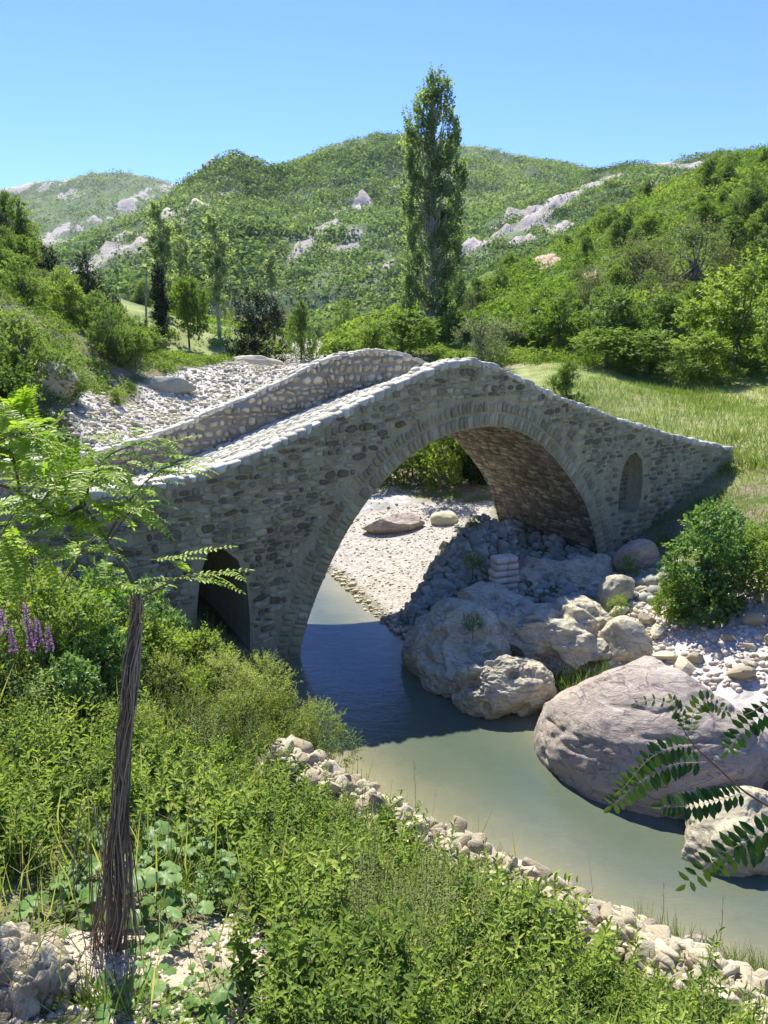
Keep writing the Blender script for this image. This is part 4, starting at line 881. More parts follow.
K['cypress', 0] = column_proto(202, 9, .75, 30, 900, 8, .5, .2, .09, 'dark', lambda t: math.sin(math.pi * (.12 + .85 * t)) ** .6, 'bark', .15, .6, gap=.5)
K['conifer', 0] = column_proto(203, 8, 2.0, 40, 1300, 9, .5, .22, .09, 'dark', lambda t: 1.05 - .95 * t, 'bark', .2, .3, up=-.1, gap=.15)
K['conifer', 1] = column_proto(204, 8, 2.0, 36, 1100, 9, .5, .26, .11, 'bright', lambda t: 1.05 - .95 * t, 'bark', .2, .3, up=-.1, gap=.05)
def tree_at(kind, u, Y, vtop, width_px, label, cat='tree', name=None, group=None, sink=0., natH=5., natW=4.6, vbase=None, rz=None):
    p = at(u, vtop, Y); zb = gz(p[0], Y) if vbase is None else at(u, vbase, Y)[2]; h = max(1., p[2] - zb + sink); wd = width_px / F * Y
    nm = name or {'poplar': 'poplar_tree', 'cypress': 'cypress_tree', 'conifer': 'conifer_tree', 'pale': 'shrub', 'grey': 'shrub'}.get(kind[0], 'broadleaf_tree')
    return plant_thing(nm, K[kind], (p[0], Y, zb - sink), rs.uniform(0, 6.28) if rz is None else rz, (wd / natW, wd / natW, h / natH), label, cat, group)
rs = np.random.default_rng(99)
tree_at(('poplar', 0), 434, 75, 70, 60, 'tall slender poplar standing alone behind the bridge crown', natH=24, natW=5.9, rz=.4)
tree_at(('poplar', 1), 157, 112, 196, 30, 'pale stemmed poplar above the dark cypress', natH=18, natW=4)
tree_at(('poplar', 1), 178, 124, 216, 20, 'thin poplar just behind the pale stemmed one', natH=18, natW=4)
tree_at(('poplar', 1), 213, 108, 208, 30, 'poplar rising over the big dark shrub', natH=18, natW=4)
tree_at(('poplar', 1), 270, 160, 250, 16, 'smallest and farthest poplar at the foot of the mountain', natH=18, natW=4, vbase=300)
tree_at(('cypress', 0), 157, 92, 260, 17, 'narrow black green cypress at the end of the yellow field', natH=9, natW=1.6)
tree_at(('conifer', 0), 85, 82, 250, 42, 'dark conifer on the slope left of the yellow field', natH=8, natW=4.2)
tree_at(('conifer', 1), 18, 92, 196, 40, 'yellow green conifer standing out on the left skyline', natH=8, natW=4.2, vbase=250)
ac = Acc(); tube(ac, [(0, 0, 0), (.15, 0, 3), (.5, 0, 6.5)], [.16, .13, .06], 7); p = at(146, 322, 97); o = link('dead_tree', ac.build('dead_tree', M['pale_bark'])); o.location = p - [0, 0, 1]; tag(o, 'bare pale dead trunk leaning beside the black cypress', 'tree')
tree_at(('dark', 0), 252, 84, 293, 74, 'big rounded dark shrub above the dry river bed', natW=5.2)
tree_at(('bright', 0), 185, 95, 274, 44, 'light green tree between the cypress and the big dark shrub')
tree_at(('bright', 1), 138, 68, 318, 54, 'light green bush below the yellow field edge')
tree_at(('dark', 1), 112, 88, 296, 30, 'small dark tree beside the dark conifer')
tree_at(('mid', 0), 62, 42, 352, 58, 'dark green bush over the pale boulder by the river bed')
tree_at(('mid', 1), 18, 40, 310, 80, 'large shady bush on the left edge above the river bed')
tree_at(('mid', 2), -30, 36, 300, 110, 'leafy thicket at the far left on the slope')
tree_at(('bright', 2), 118, 46, 402, 22, 'small green shrub growing alone in the white stones')
tree_at(('mid', 2), 300, 90, 306, 34, 'small tree at the right of the big dark shrub')
tree_at(('mid', 0), 345, 110, 302, 40, 'round tree at the mouth of the gravel bed upstream')
tree_at(('bright', 0), 402, 58, 308, 74, 'bright green bush behind the top of the far parapet')
tree_at(('bright', 2), 372, 66, 322, 40, 'bright low bush beside the upstream gravel')
tree_at(('pale', 0), 482, 46, 308, 66, 'pale silvery shrub right behind the bridge crown', natH=3, natW=3.2)
tree_at(('pale', 1), 516, 56, 312, 54, 'greyish shrub right of the silvery one', natH=3, natW=3.2)
tree_at(('mid', 1), 452, 66, 312, 48, 'dark leafy bush at the foot of the tall poplar')
tree_at(('bright', 1), 560, 50, 296, 66, 'bright tree at the left end of the meadow grove')
tree_at(('bright', 2), 540, 56, 300, 50, 'mid green tree behind the left end of the grove')
tree_at(('bright', 0), 610, 43, 326, 92, 'broad bright bush spreading over the meadow edge')
tree_at(('mid', 1), 655, 43, 330, 84, 'broad leafy bush in the middle of the meadow edge')
tree_at(('bright', 2), 704, 43, 334, 74, 'bright bush at the right end of the meadow edge')
tree_at(('mid', 0), 615, 52, 296, 84, 'dark leafy tree behind the broad bright bush')
tree_at(('mid', 2), 668, 52, 300, 70, 'dark leafy tree behind the middle of the grove')
tree_at(('bright', 1), 745, 47, 262, 120, 'tall spreading tree at the right edge above the meadow', natW=5)
tree_at(('mid', 0), 800, 42, 270, 90, 'shady tree just beyond the right edge of the grove')
tree_at(('grey', 0), 700, 74, 212, 120, 'large grey green feathery tree on the right hillside', 'tree', 'broadleaf_tree', natW=5)
tree_at(('grey', 1), 640, 82, 238, 90, 'grey green shrubby tree left of the large feathery one', 'tree', 'broadleaf_tree')
tree_at(('grey', 1), 590, 70, 268, 60, 'grey green tree below the bare earth patch', 'tree', 'broadleaf_tree')
tree_at(('mid', 2), 568, 34, 366, 44, 'low bush touching the sloping bridge top on its far side', name='shrub', cat='shrub')
# slope trees
def scatter_trees(n, poly_uvY, kinds, h0, h1, label, group, seed, onhill=None):
    r_ = np.random.default_rng(seed)
    for k in range(n):
        u, Y = r_.uniform(*poly_uvY[0]), r_.uniform(*poly_uvY[1]); x = at(u, 300, Y)[0]; z = gz(x, Y)
        if onhill is not None:
            p = onhill[0].reshape(-1, 3); d = (p[:, 0] - x) ** 2 + (p[:, 1] - Y) ** 2; i = d.argmin(); z = max(z, p[i, 2]) if d[i] < 9 else z
        if linedist(BED, np.array([x]), np.array([Y]))[0] < 1: continue
        tu, tv = uv_of(np.array([[x, Y, z + 1.5]]))
        if abs(tu[0] - 548) < 26 and 255 < tv[0] < 300: continue
        h = r_.uniform(h0, h1); kd = kinds[r_.integers(len(kinds))]
        lb, gp = label[kd[0]], group + ', ' + kd[0] + ' kind'
        plant_thing('broadleaf_tree', K[kd], (x, Y, z - .3), r_.uniform(0, 6.28), (h / 5 * r_.uniform(.8, 1.3), h / 5 * r_.uniform(.8, 1.3), h / 5), lb, 'tree', gp)
kk_ = [('bright', 0), ('mid', 1), ('bright', 2), ('mid', 2), ('grey', 0), ('bright', 1), ('mid', 0)]
def lab(w): return dict(bright='light green leafy tree ' + w, mid='mid green leafy tree ' + w, grey='grey green feathery tree ' + w, dark='very dark tree ' + w)
scatter_trees(46, ((500, 860), (52, 92)), kk_, 2.8, 5, lab('among many on the slope above the meadow grove'), 'trees on the right slope', 1, hnear)
scatter_trees(60, ((430, 860), (88, 150)), kk_, 2.6, 4.6, lab('high on the right hillside'), 'trees on the right hill', 2, hnear)
scatter_trees(44, ((-80, 130), (52, 100)), kk_ + [('dark', 0), ('mid', 1)], 2.4, 4.6, lab('on the left slope above the river bed'), 'trees on the left slope', 3, hleft)
scatter_trees(26, ((120, 430), (122, 175)), kk_ + [('dark', 1)], 3.5, 7, lab('in the valley bottom at the foot of the mountain'), 'trees in the valley bottom', 4)
scatter_trees(16, ((-90, 60), (34, 50)), [('bright', 1), ('mid', 0), ('bright', 2)], 1.4, 2.8, lab('low on the left slope near the stony bed'), 'bushes low on the left slope', 6)

# ------------------------------------------------------------------ shrubs on the banks
K['bush', 0] = plant_proto('b', 300, 2.6, 1.3, 12, .6, 620, 9, .32, .13, .075, 'broad', .05, .3, tint=.6, gap=.1, fs=1.4, six=True)
K['bush', 1] = plant_proto('b', 301, 2.6, 1.3, 12, .6, 620, 9, .32, .12, .065, 'bright', .05, .3, tint=.55, gap=.1, fs=1.4)
K['sprig', 0] = plant_proto('b', 302, .8, .5, 8, .25, 260, 8, .18, .05, .022, 'bright', .02, .1, tint=.5, gap=.1, fs=3)
def bush_at(kind, x, y, h, w_, natH, natW, label, cat='shrub', group=None, name='shrub', dz=-.05):
    return plant_thing(name, K[kind], (x, y, gz(x, y) + dz), rs.uniform(0, 6.28), (w_ / natW, w_ / natW, h / natH), label, cat, group)
bush_at(('bush', 0), 7.65, 16.7, 2.45, 2.5, 2.6, 2.8, 'leafy bush in front of the right end of the bridge wall')
bush_at(('bush', 1), 8.6, 16.2, 1.7, 1.9, 2.6, 2.8, 'lower bright bush leaning against the leafy bush by the bridge wall')
bush_at(('bush', 1), 6.9, 16.4, 1.1, 1.2, 2.6, 2.8, 'little bush at the left foot of the leafy bush by the bridge wall')
bush_at(('bush', 0), 9.0, 19.2, 1.7, 2.0, 2.6, 2.8, 'smaller leafy bush at the right edge below the meadow')
bush_at(('bush', 1), 2.4, 31.5, 3.7, 3.0, 2.6, 2.8, 'bright tree seen through the arch')
bush_at(('bush', 1), .1, 33.0, 2.0, 3.2, 2.6, 2.8, 'bushes at the left under the arch crown above the gravel')
bush_at(('bush', 1), 1.3, 33.5, 3.0, 2.6, 2.6, 2.8, 'second bright bush behind the tree seen through the arch')
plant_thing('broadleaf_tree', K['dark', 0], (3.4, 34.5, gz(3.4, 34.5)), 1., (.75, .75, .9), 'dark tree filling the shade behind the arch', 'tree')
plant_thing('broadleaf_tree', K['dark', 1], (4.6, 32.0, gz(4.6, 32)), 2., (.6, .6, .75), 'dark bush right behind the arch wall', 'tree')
plant_thing('broadleaf_tree', K['mid', 1], (-1.6, 35.5, gz(-1.6, 35.5)), 2., (.5, .5, .55), 'shady green tree at the top left of the arch opening', 'tree')
for n_, (x, y, h, w_, lb) in enumerate([(2.55, 20.3, .75, .75, 'tuft of green weeds on the grey rubble bank'), (2.75, 22.6, .6, .5, 'small weed tuft high on the rubble bank'), (2.0, 15.7, .55, .45, 'little shrub growing on the cream rock lobe'),
                                        (5.75, 17.2, .75, .6, 'small shrub between the outcrop and the upright pale boulder'), (7.0, 20.2, .8, .8, 'dark weeds at the foot of the bridge wall')]):
    z = gz(x, y) if n_ > 2 else {0: 1.15, 1: 1.75, 2: 1.25}[n_]
    plant_thing('shrub', K['sprig', 0], (x, y, z), n_, (w_, w_, h), lb, 'shrub')
# ------------------------------------------------------------------ foreground herbs
def herb_proto(seed, n_st, h, sp, lf, lw, per, leaf, tint=.5, six=True, up=.2, lean=.35, spread=.9, tipb=.35):
    r_ = np.random.default_rng(seed); a1 = Acc(); a2 = Acc()
    for k in range(n_st):
        a = r_.uniform(0, 6.28); q = sp * math.sqrt(r_.random()); b = np.array([q * math.cos(a) * .6, q * math.sin(a) * .6, -.05]); hh = h * r_.uniform(.6, 1.1)
        e = b + [math.cos(a) * q * lean * 1.6 + r_.normal(0, .04), math.sin(a) * q * lean * 1.6 + r_.normal(0, .04), hh]; pp = bez([b, (b + e) / 2 + [r_.normal(0, .02), r_.normal(0, .02), .03], e], 5)
        tube(a1, pp, np.linspace(.004, .0015, len(pp)), 3)
        nl = int(per * r_.uniform(.7, 1.2)); f = np.linspace(.18, 1, nl) + r_.uniform(-.02, .02, nl); f = np.clip(f, 0, 1); P = np.stack([np.interp(f, np.linspace(0, 1, len(pp)), pp[:, c]) for c in range(3)], 1)
        an = np.arange(nl) * 2.4 + r_.uniform(0, 6); el = .25 + .8 * f ** 3; d = np.stack([np.cos(an) * np.cos(el), np.sin(an) * np.cos(el), np.sin(el)], 1); nn = np.stack([-np.cos(an) * np.sin(el), -np.sin(an) * np.sin(el), np.cos(el)], 1) + r_.normal(0, .25, (nl, 3))
        sz = lf * (1 - .45 * f ** 2) * r_.uniform(.7, 1.2, nl); V, Fq, qk = leaf_geo(P, d, nn, sz, sz * lw, .2, six, .25)
        tt = tint + tipb * (f - .6) + r_.uniform(-.12, .12) + r_.uniform(-.1, .1, nl); a2.add(V, [Fq], np.clip(np.repeat(tt, qk), 0, 1))
    return a1.build('stems', M['twig']), a2.build('leaves', L_[leaf])
for i in range(4):
    K['herb', i] = herb_proto(400 + i, 17, .68, .42, .112, .27, 24, 'herb', .46, tipb=.75)
    K['fine', i] = herb_proto(410 + i, 28, .75, .42, .060, .24, 38, 'olive', .5, False, tipb=.3)
K['tall', 0] = herb_proto(450, 9, 1.0, .3, .10, .2, 30, 'olive', .5, tipb=.3)
for i in range(3):
    K['weed', i] = herb_proto(420 + i, 15, .75, .36, .13, .36, 20, 'herb', .5, tipb=.6)
# olive green willow like shrubs
for i in range(3):
    K['willow', i] = plant_proto('b', 430 + i, 1.5, .85, 16, .36, 1100, 10, .26, .06, .016, 'olive', .025, .2, 'twig', .5, .2, .08, fs=2.2, up=.3, trunk_top=.5)
def bigleaf_proto(seed, n, L0, leaf='broad'):
    r_ = np.random.default_rng(seed); a1 = Acc(); a2 = Acc()
    for k in range(n):
        a = k * 2.4 + r_.uniform(-.4, .4); el = r_.uniform(.35, 1.1); ln = r_.uniform(.15, .34); e = np.array([math.cos(a) * math.cos(el) * ln, math.sin(a) * math.cos(el) * ln, math.sin(el) * ln]); tube(a1, bez([(0, 0, -.03), e * .5 + [0, 0, .02], e], 4), .004, 4)
        S = L0 * r_.uniform(.55, 1.15); u_ = norm(np.array([math.cos(a), math.sin(a), r_.uniform(-.35, .15)])); n_ = norm(np.array([math.cos(a) * .15, math.sin(a) * .15, 1]) + r_.normal(0, .25, 3)); s_ = norm(np.cross(u_, n_)); n_ = np.cross(s_, u_)
        m_ = 15; th = np.linspace(-math.pi * .93, math.pi * .93, m_); rr = S * .5 * (1 + .06 * np.cos(9 * th) + .22 * np.cos(th)) * (1 - .3 * np.exp(-((abs(th) - math.pi) / .35) ** 2))
        rings = [np.zeros((1, 3))]
        V = [e]
        for fr in (.5, 1.):
            x = np.cos(th) * rr * fr; y = np.sin(th) * rr * fr; z = .16 * np.abs(y) * fr - .5 * (x * x + y * y) / S * fr + .012 * np.sin(th * 7) * fr; V += list(e + x[:, None] * u_ + y[:, None] * s_ + z[:, None] * n_)
        F3 = [(0, 1 + i, 2 + i) for i in range(m_ - 1)]; F4 = [(1 + i, 1 + m_ + i, 2 + m_ + i, 2 + i) for i in range(m_ - 1)]; a2.add(V, [F3, F4], np.clip(r_.uniform(.2, .95), 0, 1))
    return a1.build('stalks', M['dry']), a2.build('leaves', L_[leaf])
for i in range(3): K['bigleaf', i] = bigleaf_proto(440 + i, 10, .135)

HP = ('stems', 'leaves')
def fg(kind, x, y, s, label, group, name, cat, parts=HP, dz=0., sz=1.):
    return plant_thing(name, K[kind], (x, y, gz(x, y) + dz), rs.uniform(0, 6.28), (s, s, s * sz), label, cat, group, parts)
TR = at(117, 955, 4.9)
WALL = [(-1.75, 10.75, .34), (-.8, 10.0, .36), (.1, 9.4, .36), (.92, 8.9, .36), (1.8, 8.15, .36), (2.6, 7.5, .38), (3.5, 6.75, .42), (4.9, 5.6, .42)]
def wally(x): return np.interp(x, [-1.75, -.8, .1, .92, 1.8, 2.6, 3.5, 4.9], [10.75, 10, 9.4, 8.9, 8.15, 7.5, 6.75, 5.6])
def okfg(x, y, d=.3):
    if linedist(WALL, np.array([x]), np.array([y]))[0] < (.16 if y > wally(x) else np.interp(x, [0, 3], [.40, .75])): return False
    if polysd(RIVER, np.array([x]), np.array([y]))[0] > -.15: return False
    q = (np.array([x, y, 0]) - P0); s_, o_ = q @ DV, q @ NV
    if o_ > -.35 and s_ < 13: return False
    return True
r_ = np.random.default_rng(2024); placed = []
def poisson(n, xr, yr, dmin, cond=lambda x, y: True, tries=60):
    out = []
    for _ in range(n * tries):
        if len(out) >= n: break
        x, y = r_.uniform(*xr), r_.uniform(*yr)
        if not okfg(x, y) or not cond(x, y): continue
        if any((x - a) ** 2 + (y - b) ** 2 < dmin * dmin for a, b in placed): continue
        out.append((x, y)); placed.append((x, y))
    return out
def bare(x, y): return ((x + 1.2) / .75) ** 2 + ((y - 5.2) / .5) ** 2 < 1 or ((x + 2.0) / .75) ** 2 + ((y - 4.75) / .45) ** 2 < 1 or (x < -1.5 and y < 4.75)
inner_side = lambda x, y: y < np.interp(x, [-1.75, -.8, .1, .92, 1.8, 2.6, 3.5, 4.9], [10.75, 10, 9.4, 8.9, 8.15, 7.5, 6.75, 5.6])
# bright leafy herbs right of the trunk down to the rubble wall
for (x, y) in poisson(125, (-.9, 3.2), (3.9, 9.2), .27, lambda x, y: inner_side(x, y) and not bare(x, y) and x > -.9 + .0 * y):
    q = fbm2(np.array([x]), np.array([y]), .8, 2, 4.)[0] + r_.uniform(-.15, .15)
    fg(('herb', int(r_.integers(4))) if q < .15 else (('fine', int(r_.integers(4))) if q > .55 else ('weed', int(r_.integers(3)))), x, y, r_.choice([.6, .8, .95, 1.1, 1.25]) * (.8 if y < 5 else 1), 'bright green leafy herb in the thicket beside the white rubble wall', 'leafy herbs beside the rubble wall', 'leafy_herb', 'herb')
for (x, y) in poisson(14, (-2.0, -.4), (3.9, 6.2), .2, lambda x, y: not ((x + 1.2) ** 2 + (y - 5.25) ** 2 < .13)):
    fg(('bigleaf', int(r_.integers(3))), x, y, r_.uniform(.7, 1.2), 'broad leaved butterbur at the foot of the vine wrapped trunk', 'butterburs around the trunk foot', 'broad_leaved_plant', 'plant', ('stalks', 'leaves'))
for (x, y) in poisson(15, (-2.9, -1.5), (5.1, 6.9), .24, lambda x, y: not bare(x, y)):
    fg(('bigleaf', int(r_.integers(3))), x, y, r_.uniform(.9, 1.5), 'broad leaved plant on the shady bank left of the trunk', 'broad leaved plants left of the trunk', 'broad_leaved_plant', 'plant', ('stalks', 'leaves'))
for (x, y) in poisson(64, (-4.6, -.4), (5.6, 9.8), .34, lambda x, y: inner_side(x, y) and not bare(x, y)):
    fg(('weed', int(r_.integers(3))) if r_.random() < .6 else ('herb', int(r_.integers(4))), x, y, r_.uniform(.8, 1.2), 'tall weedy herb on the bank slope left of the rubble wall', 'tall herbs on the bank slope', 'leafy_herb', 'herb')
for (x, y) in poisson(70, (-7.6, -1.2), (8.6, 15.2), .5):
    fg(('fine', int(r_.integers(4))), x, y, r_.uniform(.9, 1.4), 'olive green fine leaved herb on the bank below the bridge', 'fine leaved herbs below the bridge', 'fine_leaved_herb', 'herb')
WP = ('trunk', 'crown')
for (x, y, s, lb) in [(-1.35, 11.6, .85, 'olive willow shrub overhanging the near edge of the pool'), (-2.0, 12.1, .95, 'tallest olive willow shrub on the bank by the pool'), (-2.8, 12.2, .9, 'olive willow shrub left of the tallest one on the bank'), (-2.4, 10.9, .75, 'low willow shrub behind the start of the rubble wall'),
                      (-3.6, 11.2, .75, 'willow shrub in the middle of the bank slope'), (-2.4, 13.4, .8, 'willow shrub at the foot of the left bridge pier'), (-5.0, 10.6, .9, 'grey green shrub left of the middle of the bank slope'), (-4.4, 13.0, .85, 'shrub covering the foot of the dark side opening'), (-5.8, 12.2, .9, 'shrub on the upper bank below the bridge ramp'),
                      (-6.9, 13.0, .9, 'leafy shrub at the far left under the bridge ramp'), (-3.3, 9.2, .6, 'small shrub low on the bank slope')]:
    plant_thing('willow_shrub', K['willow', int(r_.integers(3))], (x, y, gz(x, y) - .1), r_.uniform(0, 6), (s, s, s), lb, 'shrub', None, WP)
for (u, v, Y, h, w_, kd, lb) in [(25, 560, 10.4, 1.9, 2.2, ('bush', 1), 'tall bright bush at the left edge in front of the bridge ramp'), (85, 590, 10.8, 1.7, 1.7, ('bush', 0), 'leafy bush behind the sapling in front of the bridge ramp'), (128, 610, 11.6, 1.5, 1.6, ('bush', 1), 'bright bush touching the dark side opening from the left'),
                              (60, 640, 9.4, 1.2, 1.4, ('bush', 0), 'leafy bush behind the purple flower spikes'), (165, 650, 12.0, 1.5, 1.5, ('bush', 1), 'low bush below the dark side opening'), (105, 560, 12.2, 2.1, 1.8, ('bush', 0), 'tallest leafy bush against the bridge wall left of the side opening'), (205, 650, 13.2, 1.35, 1.4, ('bush', 1), 'bush standing right in front of the dark side opening'), (150, 600, 12.9, 1.9, 1.4, ('bush', 0), 'bush between the tallest one and the side opening')]:
    p = at(u, v, Y); plant_thing('shrub', K[kd], (p[0], p[1], gz(p[0], p[1]) - .1), u * .1, (w_ / 2.8, w_ / 2.8, h / 2.6), lb, 'shrub')
# water side of the rubble wall
n_ = 0
for (x, y) in poisson(26, (.8, 5.4), (6.4, 10), .2, lambda x, y: not inner_side(x, y)):
    fg(('fine', int(r_.integers(4))), x, y, r_.uniform(.35, .6), 'small green plant on the strip between rubble wall and water', 'plants on the water side of the wall', 'fine_leaved_herb', 'herb')
# grasses: blades of ground cover
def blades(name, label, P, z, h, mat, seed, wdt=.05, tint=.5, tv=.25, lean=.35):
    r2 = np.random.default_rng(seed); n = len(P); B = np.stack([P[:, 0], P[:, 1], z], 1); D = norm(np.stack([r2.normal(0, lean, n), r2.normal(0, lean, n), np.ones(n)], 1)); hh = h * r2.uniform(.5, 1.3, n)
    V, Fq, q = leaf_geo(B, D, rdir(r2, n), hh, np.maximum(hh * wdt, .004), .1, False, .25); t = tint + r2.uniform(-tv, tv, n)
    return tag(link(name, mesh(name, V, [Fq], L_[mat], tint=np.clip(t, 0, 1))), label, 'grass', kind='stuff')
def meadowpts(n, seed):
    r2 = np.random.default_rng(seed); y = 17 * (60 / 17.) ** r2.random(n * 3); x = r2.uniform(5, 40, n * 3); m = (polysd([(6.5, 30), (10, 27.8), (14.2, 25.8), (12.3, 20.5), (12.2, 18.2), (20, 16), (40, 20), (50, 60), (22, 60), (9, 50)], x, y) > 0) & (x < y * .58 + 1); return np.stack([x[m], y[m]], 1)[:n]
P = meadowpts(60000, 3); z = ground_z(P[:, 0], P[:, 1]); nz = fbm2(P[:, 0], P[:, 1], .25, 4, 3.)
blades('grass', 'sunlit meadow grass behind the right end of the bridge', P, z, np.clip(.28 + .2 * nz, .12, .6), 'grass', 5, .06, .45 + 0, .3)
def bankpts(n, seed, xr, yr, f=lambda x, y: np.ones(x.shape, bool)):
    r2 = np.random.default_rng(seed); x = r2.uniform(*xr, n * 2); y = r2.uniform(*yr, n * 2); q0, q1 = x - P0[0], y - P0[1]; o_ = q0 * NV[0] + q1 * NV[1]; m = (polysd(RIVER, x, y) < -.05) & (linedist(WALL, x, y) > .28) & (o_ < -.1) & f(x, y); return np.stack([x[m], y[m]], 1)[:n]
nb = lambda x, y: (np.hypot((x + 1.2) / .7, (y - 5.25) / .5) > 1) & (np.hypot((x + 2.0) / .7, (y - 4.75) / .45) > 1) & (np.abs(x) < y * .62 + .6)
P = bankpts(30000, 6, (-8.5, 5), (3.9, 16), nb); P = P[fbm2(P[:, 0], P[:, 1], .9, 3) > -.15]; z = ground_z(P[:, 0], P[:, 1])
blades('grass', 'mixed green and dry grass between the herbs of the near bank', P, z, .34, 'bankgrass', 7, .035, .45, .35)
P = bankpts(34000, 8, (-8.5, 5), (3.9, 16), nb); z = ground_z(P[:, 0], P[:, 1]) + np.random.default_rng(3).uniform(0, .12, len(P))
r2 = np.random.default_rng(12); n = len(P); V, Fq, q = leaf_geo(np.stack([P[:, 0], P[:, 1], z], 1), norm(rdir(r2, n) * [1, 1, .5] + [0, 0, .35]), norm(rdir(r2, n) * .5 + [0, 0, 1]), r2.uniform(.03, .08, n), r2.uniform(.015, .04, n), .15, False, .2)
tag(link('undergrowth', mesh('undergrowth', V, [Fq], L_['herb'], tint=np.clip(.35 + r2.uniform(-.3, .3, n), 0, 1))), 'low leafy undergrowth covering the near bank', 'undergrowth', kind='stuff')
P = bankpts(9000, 18, (5.5, 16), (14, 27), lambda x, y: (y > 19.3 - (x - 9) * .6)); z = ground_z(P[:, 0], P[:, 1])
blades('grass', 'rough grass on the slope in front of the right bridge wall', P, z, .3, 'grass', 9, .05, .5, .35)
P = bankpts(2600, 58, (-8, 4), (3.9, 15), nb); P = P[fbm2(P[:, 0], P[:, 1], 1.3, 3, 5.) > .05]; z = ground_z(P[:, 0], P[:, 1])
blades('dry_grass', 'tall straw coloured dry grass standing among the herbs', P, z, .75, 'grass', 17, .018, .95, .12, .22)
r2 = np.random.default_rng(61); ac = Acc()
for x, y in bankpts(170, 59, (-6.5, 3.6), (4.2, 13), nb):
    z0 = gz(x, y); h = r2.uniform(.5, 1.15); e = r2.normal(0, .12, 2); pp = bez([(x, y, z0), (x + e[0] * .4, y + e[1] * .4, z0 + h * .5), (x + e[0], y + e[1], z0 + h)], 4); tube(ac, pp, np.linspace(.0035, .0015, len(pp)), 4, r2.uniform(.1, .9))
    for q in range(4): f = r2.uniform(.5, .95); c = pp[int(f * (len(pp) - 1))]; tube(ac, [c, c + norm(r2.normal(size=3) + [0, 0, .8]) * r2.uniform(.05, .14)], [.002, .001], 3, .6)
tag(link('dead_stems', ac.build('dead_stems', M['dry'])), 'thin dead brown stems standing all through the herbs', 'dead stems', kind='stuff')
# dry stalks by the water and in the herbs
for k, (u, v, Y, hp, lb) in enumerate([(415, 808, 9.9, 48, 'bare twig standing at the pool edge'), (720, 935, 8.2, 40, 'pale flower stalk by the lowest part of the pool'), (662, 915, 8.3, 34, 'pale feathery stalk beside the pool')] ):
    p = at(u, v, Y); z0 = gz(p[0], p[1]); top = at(u - 3, v - hp, Y)[2]; ac = Acc(); tube(ac, bez([(0, 0, -.05), (.01, 0, (top - z0) * .5), (-.03, 0, top - z0)], 5), [.006] * 5 + [.005] * 3 + [.003] * 3, 5)
    for q in range(8): f = .45 + .07 * q; a = q * 2.4; tube(ac, [(0, 0, (top - z0) * f), (.04 * math.cos(a), .04 * math.sin(a), (top - z0) * (f + .06))], [.003, .0015], 4)
    o = link('dry_stalk', ac.build('dry_stalk', M['dry'])); o.location = (p[0], p[1], z0); tag(o, lb, 'stalk')
# purple flower spikes
fi = 0
for (u, v, lb) in [(3, 622, 'purple flower spike at the very left edge'), (26, 618, 'tallest purple flower spike'), (38, 632, 'purple flower spike right of the tallest one'), (49, 640, 'rightmost purple flower spike, hanging lowest'), (30, 640, 'short purple flower spike below the tallest one'), (12, 640, 'short purple flower spike near the left edge')]:
    p = at(u, v, 8.2); z0 = gz(p[0], p[1]); h = p[2] - z0 + .14; a1 = Acc(); tube(a1, bez([(0, 0, -.05), (.02, 0, h * .5), (0, 0, h)], 5), .004, 4); a2 = Acc(); n = 130; f = r_.random(n); an = r_.uniform(0, 6.28, n); ra = .030 * (1.15 - f)
    P = np.stack([ra * np.cos(an), ra * np.sin(an), h - .30 + f * .32], 1); d = np.stack([np.cos(an), np.sin(an), .3 + 0 * an], 1); V, Fq, q = leaf_geo(P, d, rdir(r_, n), .026, .016, .2, False, .3); a2.add(V, [Fq], r_.random(len(Fq)))
    a3 = Acc(); n = 40; f = r_.uniform(.2, .8, n); an = r_.uniform(0, 6.28, n); V, Fq, q = leaf_geo(np.stack([0 * f, 0 * f, (h - .3) * f], 1), np.stack([np.cos(an), np.sin(an), .5 + 0 * an], 1), rdir(r_, n) + [0, 0, 2], .08, .02, .2, False, .3); a3.add(V, [Fq], .5)
    e = empty('purple_flower', (p[0], p[1], z0)); link('stem', a1.build('stem', M['twig']), e); link('petals', a2.build('petals', L_['purple']), e); link('leaves', a3.build('leaves', L_['herb']), e); tag(e, lb, 'flower')

